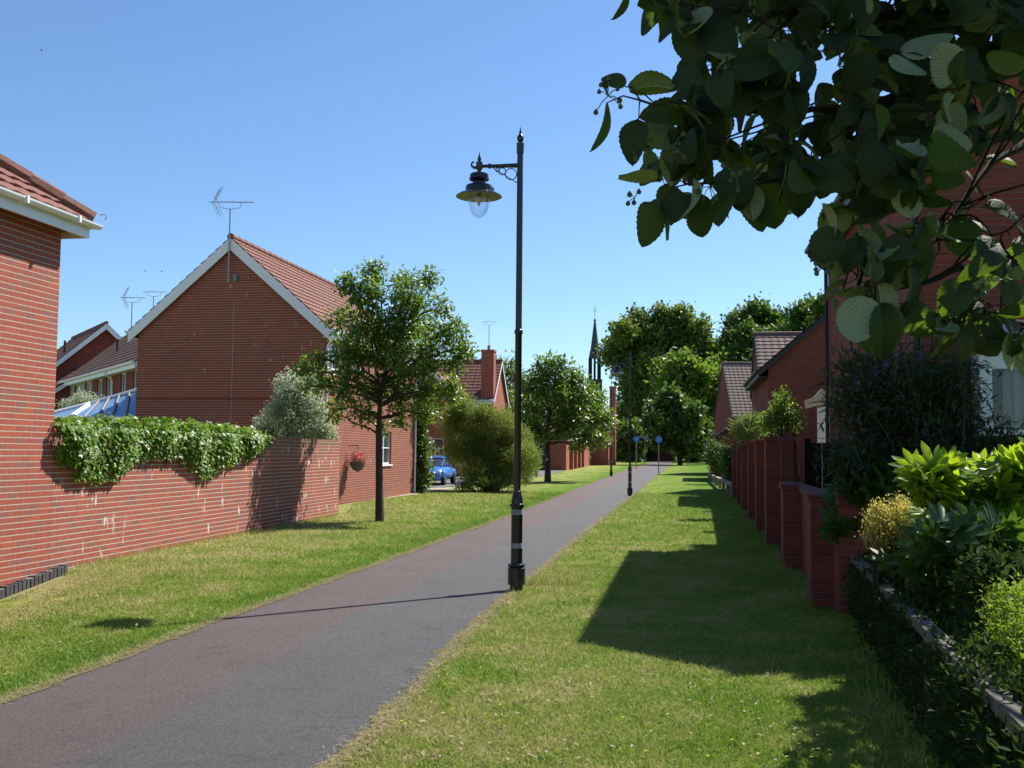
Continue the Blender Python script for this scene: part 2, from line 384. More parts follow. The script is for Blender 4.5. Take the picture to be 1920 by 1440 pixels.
def gable_house(root, W, L, He, pitch, brick, tile, T=None, wins=(), over=.28, vover=.12, fascia=None, gutter=True, ds=.08, barge=.22, pipes=(), soffit=None):
    """local frame: x across 0..W, y along the ridge 0..L, gables at y=0 and y=L.  wins: (side, s, z, w, h, cols, rows)"""
    T = T or Matrix.Identity(4); fascia = fascia or M_white
    tp = math.tan(R(pitch)); rz = He+W/2*tp; b = MB(T)
    sides = {'L': ((0, 0, 0), (0, 1, 0), L, (1, 0, 0)), 'R': ((W, 0, 0), (0, 1, 0), L, (-1, 0, 0)), 'F': ((0, 0, 0), (1, 0, 0), W, (0, 1, 0)), 'B': ((0, L, 0), (1, 0, 0), W, (0, -1, 0))}
    for k, (O, U, wd, inn) in sides.items():
        wall_plane(b, O, U, wd, He, [w[1:5] for w in wins if w[0] == k], inn)
    b.add([(0, 0, He), (W, 0, He), (W/2, 0, rz)], [(0, 1, 2)]); b.add([(0, L, He), (W, L, He), (W/2, L, rz)], [(0, 2, 1)])
    b.build('wall', brick, root)
    for w in wins:
        O, U, wd, inn = sides[w[0]]
        window(root, O, U, inn, w[1], w[2], w[3], w[4], w[5], w[6], T=T)
    dz = .13; zo = He-over*tp+dz; zr = rz+dz; y0, y1 = -vover, L+vover
    r = MB(T)
    roof_plane(r, (-over, y1, zo), (-over, y0, zo), (W/2, y0, zr), (W/2, y1, zr), ds=ds)
    roof_plane(r, (W+over, y0, zo), (W+over, y1, zo), (W/2, y1, zr), (W/2, y0, zr), ds=ds)
    e = .012; t_ = .09                                   # slab under the tiles
    for sx in (0, 1):
        xo = -over if sx == 0 else W+over
        vs = [(xo, y0+.01, zo-e), (W/2, y0+.01, zr-e), (W/2, y1-.01, zr-e), (xo, y1-.01, zo-e)]
        vs += [(x, y, z-t_) for x, y, z in vs]
        r.add(vs, [(0, 1, 2, 3), (7, 6, 5, 4), (0, 4, 5, 1), (1, 5, 6, 2), (2, 6, 7, 3), (3, 7, 4, 0)])
    ridge_caps(r, (W/2, y0, zr+.02), (W/2, y1, zr+.02))
    ro = r.build('roof', tile, root)
    if barge:
        for yy in (y0-.025, y1):
            f = MB(T)
            for sx in (0, 1):
                xo = -over if sx == 0 else W+over
                P = [(xo, zo-.02), (W/2, zr-.02), (W/2, zr-.02-barge), (xo, zo-.02-barge)]
                vs = [(x, yy, z) for x, z in P]+[(x, yy+.024, z) for x, z in P]
                f.add(vs, [(0, 1, 2, 3), (7, 6, 5, 4), (0, 4, 5, 1), (2, 6, 7, 3), (0, 3, 7, 4), (1, 5, 6, 2)])
            f.build('bargeboard', fascia, root)
    if gutter:
        for sx in (0, 1):
            xo = -over if sx == 0 else W+over; sg = -1 if sx == 0 else 1; xi = 0 if sx == 0 else W
            f = MB(T); f.box((min(xo, xo+sg*.022), y0+.02, zo-.24), (max(xo, xo+sg*.022), y1-.02, zo-.03))
            f.box((min(xi, xo)+.004, y0+.03, zo-.235), (max(xi, xo)-.004, y1-.03, zo-.215))
            xc = xo+sg*.075; f.tube([(xc, y0, zo-.03), (xc, y1, zo-.03)], .055, 8)
            f.build('gutter', fascia, root)
    for side, s, m_ in pipes:
        x = -.06 if side == 'L' else W+.06; xo = -over-.07 if side == 'L' else W+over+.07
        p = MB(T); p.tube([(xo, s, zo-.06), (xo, s, zo-.16), (x, s, zo-.45), (x, s, .02)], .038, 8); p.build('downpipe', m_, root)
    return ro
def path_xf(phi=PHI): return Vector((math.cos(phi), -math.sin(phi), 0)), Vector((math.sin(phi), math.cos(phi), 0))
ux, uy = path_xf()
# ------------------------------------------------------------------ left house (hipped roof, in front of the garden wall)
ph1 = math.atan(350/F); h1x = Vector((math.cos(ph1), -math.sin(ph1), 0)); h1y = Vector((math.sin(ph1), math.cos(ph1), 0))
C1 = Vector((-5.98, 13.6, 0)); W1, L1, E1 = 8.0, 9.0, 4.52
o1 = C1-h1x*W1-h1y*L1
h1 = thing('brick_house', 'sunlit red brick house with white gutter filling the left edge', 'house', o1, -ph1)
b = MB()
wall_plane(b, (W1, 0, -.45), (0, 1, 0), L1, E1+.45, [], (-1, 0, 0)); wall_plane(b, (0, L1, -.45), (1, 0, 0), W1, E1+.45, [], (0, -1, 0))
wall_plane(b, (0, 0, -.45), (1, 0, 0), W1, E1+.45, [], (0, 1, 0)); wall_plane(b, (0, 0, -.45), (0, 1, 0), L1, E1+.45, [], (1, 0, 0))
b.build('wall', M_brick_l, h1)
ov = .27; tp = math.tan(R(36)); zt = E1+.10; hz = zt+(W1/2+ov)*tp
A_, B_, C_, D_ = (-ov, -ov, zt), (W1+ov, -ov, zt), (W1+ov, L1+ov, zt), (-ov, L1+ov, zt)
r0, r1 = (W1/2, W1/2, hz), (W1/2, L1-W1/2, hz)
r = MB(); roof_plane(r, B_, C_, r1, r0, ds=.05, amp=.02); roof_plane(r, C_, D_, r1, r1, ds=.08); roof_plane(r, D_, A_, r0, r1, ds=.1); roof_plane(r, A_, B_, r0, r0, ds=.1)
for p_, q_ in ((C_, r1), (B_, r0), (D_, r1), (A_, r0), (r0, r1)): ridge_caps(r, (p_[0], p_[1], p_[2]+.05), (q_[0], q_[1], q_[2]+.05), .12)
r.build('roof', M_tile, h1)
f = MB(); f.box((-ov+.05, -ov+.05, E1-.02), (W1+ov-.05, L1+ov-.05, E1+.004)); f.build('soffit', M_soffit, h1)
f = MB(); z0, z1 = E1-.11, E1+.10
f.box((W1+ov-.05, -ov, z0), (W1+ov-.02, L1+ov-.02, z1)); f.box((-ov, L1+ov-.05, z0), (W1+ov-.053, L1+ov-.02, z1)); f.build('fascia', M_white, h1)
def gutter_run(p, q, root, m=M_white):
    g = MB(); p, q = Vector(p), Vector(q); d = (q-p).normalized(); s = Vector((d.y, -d.x, 0)); rr = .062; prof = []
    for k in range(9):
        a = math.pi+math.pi*k/8; prof.append((math.cos(a)*rr, math.sin(a)*rr))
    prof += [(rr*.86, 0)]+[(math.cos(math.pi+math.pi*k/8)*rr*.86, math.sin(math.pi+math.pi*k/8)*rr*.86) for k in range(8, -1, -1)]
    n = len(prof); vs = [p+s*a+Vector((0, 0, c)) for a, c in prof]+[q+s*a+Vector((0, 0, c)) for a, c in prof]
    g.add(vs, [(k, (k+1) % n, n+(k+1) % n, n+k) for k in range(n)]+[tuple(range(n))[::-1], tuple(range(n, 2*n))])
    nb = int((q-p).length/1.0)
    for k in range(nb):
        c = p.lerp(q, (k+.5)/nb); g.cbox((c.x, c.y, c.z-.03), (.075 if abs(d.y) > .5 else .02, .02 if abs(d.y) > .5 else .075, .045))
    return g.build('gutter', m, root)
gutter_run((W1+ov+.045, -ov, E1+.085), (W1+ov+.045, L1+ov+.09, E1+.085), h1)
gutter_run((W1+ov, L1+ov+.045, E1+.085), (-ov, L1+ov+.045, E1+.085), h1)
k = MB(); a0 = Vector((W1+ov+.06, L1+ov+.16, E1+.22)); k.tube([a0+Vector((math.cos(a)*.03, math.cos(a)*.03, math.sin(a)*.035)) for a in [x*.5-1.2 for x in range(9)]], .006, 5); k.build('wire_hook', M_metal, h1)

# soldier-brick edging along the foot of the left house
e = thing('brick_edging', 'low row of dark upright bricks edging the grass at the foot of the left house', 'edging', C1-h1y*6, -ph1)
g = MB(); rr_ = random.Random(3)
ez = lambda i: float(dip(-6.2, (C1-h1y*6).y+i*.078*h1y.y))
for i in range(80): g.box((.02, i*.078+.010, ez(i)-.12), (.12+rr_.uniform(0, .012), i*.078+.066, ez(i)+.12+rr_.uniform(-.010, .010)))
g.build('brick_row', M_soldier, e); g = MB()
g.add([p for i in range(81) for p in ((.02, i*.078, ez(i)-.12), (.112, i*.078, ez(i)-.12), (.112, i*.078, ez(i)+.105), (.02, i*.078, ez(i)+.105))], [(4*i+a, 4*i+(a+1) % 4, 4*i+4+(a+1) % 4, 4*i+4+a) for i in range(80) for a in range(4)]+[(3, 2, 1, 0), (320, 321, 322, 323)])
g.build('mortar_bed', M_concrete, e)

# ------------------------------------------------------------------ garden wall on the left
wd = Vector((.136, 1, 0)).normalized(); wa = math.atan(.136)
WO = Vector((-5.985, 13.62, 0)); WL = 12.55; WH = 1.86
gw = thing('garden_wall', 'long red brick garden wall with white efflorescence, running from the left house under the ivy', 'wall', WO, -wa)
g = MB(); g.box((-.22, 0, -.1), (0, WL, WH-.11)); g.build('wall', M_brick_w, gw)
g = MB(); g.box((-.222, -.0, WH-.11), (.004, WL+.003, WH)); g.build('coping', M_brick_w, gw)

# ------------------------------------------------------------------ gable house in the middle distance
OM = Vector((-5.35, 29.4, 0))-ux*5.7
hm = thing('brick_house', 'brick house with shaded gable end and white bargeboards, behind the creeper covered wall', 'house', OM, -PHI)
gable_house(hm, 5.7, 10.25, 5.12, 41, M_brick_m, M_tile, wins=[('R', 5.55, 1.15, 1.5, 1.12, 2, 2), ('R', .35, 3.95, 1.15, 1.0, 2, 1), ('R', 2.6, 4.15, 1.1, .85, 2, 1), ('R', 7.2, 3.95, 1.1, 1.0, 2, 1)],
    over=.24, vover=.13, ds=.05, barge=.34, pipes=[('R', .12, M_white), ('R', 10.1, M_white)])
g = MB(); g.box((2.95, -.006, .0), (2.958, .002, 5.8)); g.build('mortar_joint', mat_plain('pale_mortar', (.55, .42, .34), .9, .1), hm)
g = MB(); g.box((2.93, -.07, 6.45), (3.05, 0, 6.66)); g.build('vent_box', mat_plain('green_box', (.12, .22, .2), .5, .4), hm)
g = MB(); g.box((-.002, -.012, 3.02), (5.702, .0, 3.08)); g.build('string_course', M_brick_r, hm)

def yagi(name, label, loc, h, L, az, refl=True, group=None, wall_drop=0):
    o = thing(name, label, 'aerial', loc, az, group)
    m = MB(); m.tube([(0, 0, -wall_drop), (0, 0, h)], .022, 6); m.build('mast', M_metal, o)
    a = MB(); a.tube([(-L*.48, 0, h+.18), (L*.52, 0, h+.2)], .011, 5)
    a.tube([(-.32, 0, h+.18), (-.28, 0, h+.03), (0, 0, h-.02), (.28, 0, h+.03), (.32, 0, h+.18)], .009, 5)
    n = 10
    for k in range(n):
        x = -L*.25+L*.75*k/(n-1); a.tube([(x-.02, -.13, h+.19), (x+.03, .13, h+.21)], .008, 4)
    a.build('aerial_boom', M_metal, o)
    if refl:
        q = MB()
        for s in (-1, 1):
            for j in range(3): q.tube([(-L*.36-.10*(j-1), -.2+.2*j, h+.19), (-L*.36+.20-.10*(j-1), -.2+.2*j, h+.19+s*.42)], .008, 4)
            for j in (1, 2, 3): q.tube([(-L*.36+.05*j, -.24, h+.19+s*.11*j), (-L*.36+.05*j, .24, h+.19+s*.11*j)], .007, 4)
        q.build('reflector', M_metal, o)
    return o
apx = OM+ux*2.85-uy*.2
yagi('tv_aerial', 'large television aerial fixed to the apex of the shaded gable', (apx.x, apx.y, 7.6), .95, 1.3, .05, wall_drop=1.2)
p = at(246, 615, 42); yagi('tv_aerial', 'thin television aerial left of the shaded gable, lower one of the pair', p, 1.05, 1.0, .1)
p = at(287, 590, 47); yagi('tv_aerial', 'thin television aerial behind the left slope of the gable, higher of the pair', p, .85, 1.0, .15, False)

# hanging basket on the lit side wall
hb = OM+ux*5.7+uy*2.3+Vector((0, 0, 1.25)); o = thing('hanging_basket', 'hanging basket of red and pink flowers on the sunlit brick side wall', 'hanging basket', hb, -PHI)
g = MB(); g.lathe([(.02, -.28), (.14, -.22), (.22, -.1), (.25, .0), (.25, .02)], 14, (.32, 0, 0)); g.build('basket', mat_plain('moss_basket', (.13, .12, .14), .9, .1, .4, 30), o, True)
g = MB(); g.tube([(0, 0, .5), (.32, 0, .52)], .012, 5)
for k in range(3): g.tube([(.32, 0, .52), (.32+.23*math.cos(k*2.1), .23*math.sin(k*2.1), .02)], .005, 4)
g.build('bracket', M_blacki, o); BASK = o

# ------------------------------------------------------------------ terrace behind, far left
tr_ = R(33); OT = Vector((-13.75, 38.6, 0))
ht = thing('terraced_house', 'long shaded terrace with brown tile roof, white windows and gutter, behind the conservatory', 'house', OT, tr_)
ws = []
for s_ in (.5, 2.6, 5.2, 7.0, 9.6, 12.1): ws.append(('L', s_, 3.25, .95, 1.35, 2, 1))
gable_house(ht, 6.0, 15.0, 4.95, 40, M_brick_r, M_tile_d, wins=ws, over=.3, pipes=[('L', 4.75, M_white)], ds=.1)
g = MB(); g.box((-.02, 9.0, 0), (-.003, 9.55, 4.6)); g.box((-.02, 10.6, 0), (-.003, 12.05, 4.6)); g.box((-.02, 13.1, 0), (-.003, 14.99, 4.6)); g.box((-.02, 9.55, 0), (-.003, 10.6, 3.15)); g.box((-.02, 12.05, 0), (-.003, 13.1, 3.15)); g.build('render_panel', mat_plain('beige_render', (.38, .35, .27), .9, .2), ht)
g = MB(); g.tube([(1.0, 9, 5.7), (1.0, 9, 6.45)], .05, 8); g.tube([(1.0, 9, 6.45), (1.0, 9, 6.52)], .08, 8); g.build('vent_pipe', M_blacki, ht)
OU = Vector((-25.4, 53.8, 0))
hu = thing('brick_house', 'dark gabled house with white bargeboards behind the terrace, leftmost in the gap', 'house', OU, tr_)
gable_house(hu, 8.0, 9.0, 4.6, 42, M_brick_r, M_tile, over=.35, vover=.3, ds=.1, barge=.3)
g = MB(); g.tube([(2.2, 1.2, 6.4), (2.2, 1.2, 7.4)], .06, 8); g.build('vent_pipe', M_blacki, hu)
o = thing('brick_garage', 'low orange tiled roof peeping out between the left house and the terrace', 'garage', at(96, 848, 50)*1.0-Vector((0, 0, CAMZ)), tr_)
o.location.z = 0; gable_house(o, 4.0, 5.0, 4.3, 35, M_brick_r, M_tile, ds=.1)

# conservatory
cv = thing('conservatory', 'conservatory with blue tinted polycarbonate roof and white ridge bars, behind the ivy wall', 'conservatory', (0, 0, 0), 0)
ea, eb = at(133, 783, 31), at(262, 783, 31); rd, rc = at(168, 758, 33), at(262, 731, 33); la, lb = at(70, 783, 32.5), at(70, 785, 33)
def slab(mb, pts, th, m=0):
    pts = [Vector(p) for p in pts]; n = (pts[1]-pts[0]).cross(pts[2]-pts[0]).normalized()*th; k = len(pts)
    mb.add(pts+[p-n for p in pts], [tuple(range(k)), tuple(range(2*k-1, k-1, -1))]+[(i, k+i, k+(i+1) % k, (i+1) % k) for i in range(k)], m)
up = Vector((0, -.02, .03)); NB = 5
for k in range(NB):
    g = MB(); a0, a1 = k/NB, (k+1)/NB; slab(g, [ea.lerp(eb, a0), ea.lerp(eb, a1), rd.lerp(rc, a1)], .03); slab(g, [ea.lerp(eb, a0), rd.lerp(rc, a1), rd.lerp(rc, a0)], .03); g.build('roof_panel', M_poly, cv)
g = MB(); slab(g, [la, ea, rd], .03); g.build('roof_panel', M_poly, cv)
g = MB(); g.tube([la+up, rd+up, rc+up], .055, 6); g.build('ridge_bar', M_white, cv)
g = MB(); g.tube([ea+up, rd+up], .06, 6); g.build('hip_bar', M_white, cv)
g = MB(); g.tube([la, ea, eb], .05, 6); g.build('eaves_bar', M_white, cv)
for k in range(1, NB+1): g = MB(); g.tube([ea.lerp(eb, k/NB)+up*1.2, rd.lerp(rc, k/NB)+up*1.2], .03, 6); g.build('glazing_bar', M_grey, cv)
g = MB(); g.box((ea.x, 31.03, .0), (eb.x, 33, ea.z-.04)); g.build('wall', M_white, cv)

# ------------------------------------------------------------------ house beyond the feathery shrub (cross roof with chimney)
nrc = Vector((-1.2, 64, gz(64))); Le, We = 10.0, 5.0
OE = nrc-ux*Le+uy*We
he = thing('brick_house', 'brick house with front gable and square brick chimney, beyond the feathery shrub', 'house', OE, -PHI-math.pi/2)
gable_house(he, We, Le, 4.7, 44, M_brick_o, M_tile, wins=[('R', 2.6, 1.0, 1.5, 1.3, 2, 2)], over=.25, ds=.12, vover=.15)
# front wing: its ridge runs towards the camera (local +x)
TW = Matrix.Translation((We+2.6, 5.2, 0)) @ Matrix.Rotation(math.pi/2, 4, 'Z')
TW = Matrix(((0, -1, 0, We+2.8), (1, 0, 0, 4.9), (0, 0, 1, 0), (0, 0, 0, 1)))
gable_house(he, 4.0, 2.8+2.0, 4.3, 42, M_brick_o, M_tile, T=TW, over=.25, ds=.12, barge=.25, wins=[('F', 1.2, 1.0, 1.5, 1.2, 2, 2)])
g = MB(); g.box((We-.62, Le-.7, 0), (We+.12, Le+.08, 7.6)); g.box((We-.66, Le-.74, 7.6), (We+.16, Le+.12, 7.72)); g.build('chimney', M_brick_o, he)
g = MB(); g.lathe([(.1, 0), (.09, .3)], 8, (We-.25, Le-.3, 7.72)); g.build('chimney_pot', mat_plain('terracotta', (.4, .18, .1)), he)
cp = nrc-ux*.3+uy*.25; yagi('tv_aerial', 'tall thin television aerial on the brick chimney beyond the shrub', (cp.x, cp.y, nrc.z+7.7), 1.6, .9, 0, False)

# garages and wall along the path, far left of path
OF = Vector((4.06, 77.3, 0)); 
hf = thing('brick_garage', 'low brick garage block with buttressed sunlit wall beside the far path', 'garage', OF-ux*9+Vector((0, 0, gz(77))), -PHI)
gable_house(hf, 9, 30, 2.35, 20, M_brick_o, M_tile, over=.15, vover=.05, ds=.3, barge=.2, wins=[])
g = MB()
for k in range(4): g = MB(); g.box((9.0, 2.5+k*3.0, 0), (9.25, 3.1+k*3.0, 2.2)); g.build('pier', M_brick_o, hf)
for k, xx in enumerate((1.2, 5.0)):
    g = MB(); g.box((xx, -.04, 0), (xx+2.6, -.003, 2.05)); g.build('garage_door', mat_plain('dark_door', (.06, .05, .055), .5, .4), hf)
o = thing('brick_house', 'brick house with a tall narrow chimney behind the round crowned tree', 'house', at(1147, 868, 98)*1.0, -PHI)
o.location = Vector(((1140-960)/F*98, 98, gz(98)))-ux*8
gable_house(o, 8, 12, 4.6, 40, M_brick_o, M_tile, ds=.3, wins=[('F', 5.0, 3.0, 1.2, 1.2, 2, 1)])
g = MB(); g.box((8.15, .2, 0), (8.72, 1.1, 7.3)); g.box((8.1, .15, 7.3), (8.77, 1.15, 7.45)); g.build('chimney', M_brick_o, o)
g = MB(); g.tube([(8.3, .6, 7.4), (8.3, .6, 9.0)], .03, 5); g.build('aerial_mast', M_metal, o)
o = thing('brick_house', 'dark brick building in deep tree shade at the end of the path', 'house', (14.0, 128, 1.0-.3), -PHI)
gable_house(o, 6, 8, 3.4, 30, M_brick_r, M_tile_g, ds=.3, fascia=M_blacki)

# ------------------------------------------------------------------ right: big house A with bay
OA = Vector((4.78, 12.0, 0))
ha = thing('brick_house', 'near brick house on the right in shade, with white bay window, behind the overhanging branches', 'house', OA, -PHI)
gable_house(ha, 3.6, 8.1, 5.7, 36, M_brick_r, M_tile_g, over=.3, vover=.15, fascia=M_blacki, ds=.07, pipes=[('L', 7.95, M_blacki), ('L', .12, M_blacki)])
bw0, bw1, bd = .5, 3.0, .36
g = MB(); g.box((bw0, -bd, 0), (bw1, -.004, 1.88)); g.build('bay_wall', M_brick_r, ha)
g = MB(); zf = 2.72
for x_ in (bw0, bw0+.95, bw0+1.6, bw1-.13): g.box((x_, -bd, 1.88), (x_+.13, -bd+.09, zf))
g.box((bw0-.05, -bd-.05, 1.83), (bw1+.05, -bd+.12, 1.90)); g.box((bw0+.001, -bd+.001, zf-.14), (bw1-.001, -bd+.088, zf-.001)); g.box((bw0, -bd, zf), (bw1, -.004, zf+.08))
g.box((bw0, -bd+.1, 1.90), (bw0+.08, -bd+.2, zf-.002)); g.box((bw0, -.1, 1.90), (bw0+.08, -.01, zf-.002))
BF = g.build('bay_window', M_white, ha)
g = MB(); g.quad((bw0+.1, -bd+.05, 1.92), (bw1-.1, -bd+.05, 1.92), (bw1-.1, -bd+.05, zf-.1), (bw0+.1, -bd+.05, zf-.1)); g.quad((bw0+.04, -bd+.1, 1.92), (bw0+.04, -.1, 1.92), (bw0+.04, -.1, zf-.05), (bw0+.04, -bd+.1, zf-.05)); g.build('pane', M_bowl, BF)
g = MB()
n = 60; vs = []
for k in range(n+1):
    x_ = bw0+.3+1.6*k/n; y_ = -bd+.2+.03*math.sin(k*1.1)+.012*math.sin(k*2.7); vs += [(x_, y_, 1.88), (x_, y_, zf)]
g.add(vs, [(2*k, 2*k+2, 2*k+3, 2*k+1) for k in range(n)]); g.build('curtain', M_curtain, BF)
g = MB(); g.box((bw0+.05, -.06, 1.6), (bw1, -.02, zf)); g.build('room_shade_panel', M_fence, ha)  # near-black panel behind the glass, painted in place of the unlit interior
g = MB(); g.add([(bw0-.12, -bd-.12, zf+.08), (bw1+.1, -bd-.12, zf+.08), (bw1+.1, -.003, zf+.42), (bw0+.25, -.003, zf+.42), (bw0-.12, -.003, zf+.08), (bw1+.1, -.003, zf+.08)], [(0, 1, 2, 3), (0, 3, 4), (0, 4, 5, 1), (1, 5, 2)]); g.build('bay_roof', mat_plain('lead_roof', (.42, .44, .47), .5, .4), ha)

# houses B, C, D and a low garage
OB = Vector((8.4, 34.0, 0))
hbb = thing('brick_house', 'brick house with large shaded gable rising to the right, beyond the buttressed wall', 'house', OB, -PHI)
gable_house(hbb, 8.0, 7.6, 4.5, 41, M_brick_r, M_tile_g, over=.3, vover=.15, fascia=M_blacki, ds=.1, barge=.18)
TP = Matrix.Translation((2.2, -1.5, 0)); g = MB(TP); 
gable_house(hbb, 3.4, 1.5, 2.5, 42, M_brick_r, M_tile_g, T=TP, over=.15, vover=.1, fascia=M_blacki, gutter=False, ds=.12, barge=.12)
def cross_house(name_label, corner, W, L, He, pitch, tile, phi=PHI, brick=M_brick_r, wins=()):
    vx, vy = path_xf(phi); O = Vector(corner)+vy*W
    o = thing('brick_house', name_label, 'house', O, -phi-math.pi/2)
    gable_house(o, W, L, He, pitch, brick, tile, over=.2, vover=.06, ds=.07, fascia=M_blacki, barge=.1, wins=wins, gutter=True)
    return o
cross_house('house whose grey brown tiled roof end shows behind the large shaded gable', (10.15, 42.3, gz(42)), 6.0, 7, 4.35, 38, M_tile_g)
cross_house('brick house with steep grey tiled slope and orange gable towards the far path', (14.45, 68, gz(68)), 7.5, 9, 3.9, 44, M_tile_g, R(2.0))
o = thing('brick_garage', 'low garage with shallow gable between the far lawn and the tiled house', 'garage', Vector((11.0, 57, gz(57))), -PHI)
gable_house(o, 6.2, 6, 2.2, 34, M_brick_r, M_tile_g, fascia=M_blacki, ds=.2, barge=.15)

# white porch seen beside the downpipe
p = at(1548, 850, 24); o = thing('white_porch', 'white painted porch with carved top beyond the dark downpipe', 'porch', (p.x, p.y, 0), -PHI)
g = MB(); g.box((-.17, 0, 0), (.25, .1, 2.72)); g.build('post', M_white, o)
g = MB(); g.add([(-.42, -.06, 2.68), (.3, -.06, 2.85), (.3, -.06, 3.3), (-.05, -.06, 3.15), (-.25, -.06, 2.95), (-.45, -.06, 2.86), (-.42, .14, 2.68), (.3, .14, 2.85), (.3, .14, 3.3), (-.05, .14, 3.15), (-.25, .14, 2.95), (-.45, .14, 2.86)],
    [(0, 1, 2, 3, 4, 5), (11, 10, 9, 8, 7, 6)]+[(i, 6+i, 6+(i+1) % 6, (i+1) % 6) for i in range(6)]); g.build('carved_hood', M_cream, o)

# ------------------------------------------------------------------ right: buttressed garden wall
ra = math.atan(.1817); RO = Vector((3.43, 11.1, 0)); rw = thing('garden_wall', 'shaded brick garden wall with buttresses, stepping up to taller beyond, right of the lawn', 'wall', RO, -ra)
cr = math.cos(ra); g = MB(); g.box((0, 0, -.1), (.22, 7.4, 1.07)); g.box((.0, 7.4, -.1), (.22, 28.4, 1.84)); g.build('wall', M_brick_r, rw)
g = MB(); g.box((-.03, -.02, 1.07), (.25, 7.39, 1.14)); g.box((-.03, 7.38, 1.84), (.25, 28.42, 1.92)); g.build('coping', mat_plain('brick_coping', (.15, .07, .055), .85, .2, .3, 6), rw)
for Yp in (11.3, 15, 18.9, 22.3, 26, 30, 34, 38.8):
    s_ = (Yp-11.1)/cr; hh = 1.12 if Yp < 15.1 else 1.86
    g = MB(); g.box((-.24, s_-.2, -.1), (-.003, s_+.24, hh)); g.box((-.27, s_-.23, hh), (-.034, s_+.27, hh+.06)); g.build('buttress', M_brick_r, rw)
g = MB(); g.box((-.02, -.5, -.1), (.26, -.003, 1.22)); g.build('end_pier', M_brick_r, rw)
o = thing('timber_gate', 'black boarded timber screen standing behind the low part of the shaded wall', 'gate', Vector((5.02, 16.75, 0)), -ra)
g = MB()
for k in range(13): g.box((.10*k, 2.0, .1), (.10*k+.092, 2.03, 1.82+.0*k))
g.build('boards', M_fence, o); g = MB(); g.box((-.1, 2.0, .1), (-.003, 2.09, 1.9)); g.build('post', M_fence, o)

# knee rails
def knee_rail(label, P, Q, h, n, th, m, cat='fence'):
    P, Q = Vector(P), Vector(Q); d = Q-P; L = d.length; o = thing('knee_rail_fence', label, cat, P, -math.atan2(d.x, d.y))
    g = MB(); g.box((-th, -.1, h-th*1.3), (th, L+.1, h)); g.build('rail', m, o)
    for k in range(n):
        g = MB(); y = L*k/(n-1); g.box((-th*.8, y-th, -.15), (th*.8, y+th, h-th*1.31)); g.build('post', m, o)
    return o
knee_rail('pale low timber knee rail along the far lawn beyond the buttressed wall', (8.3, 39.2, 0), (11.2, 59, .15), .52, 8, .08, M_wood)
knee_rail('weathered grey knee rail running through the bushes at the bottom right', (1.42, 1.6, 0), (3.50, 10.7, 0), .6, 5, .045, mat_plain('shaded_wood', (.15, .14, .115), .9, .2, .5, 9, bump=.004))  # near rail: wood colour darkened to stand in for the bushes' shade
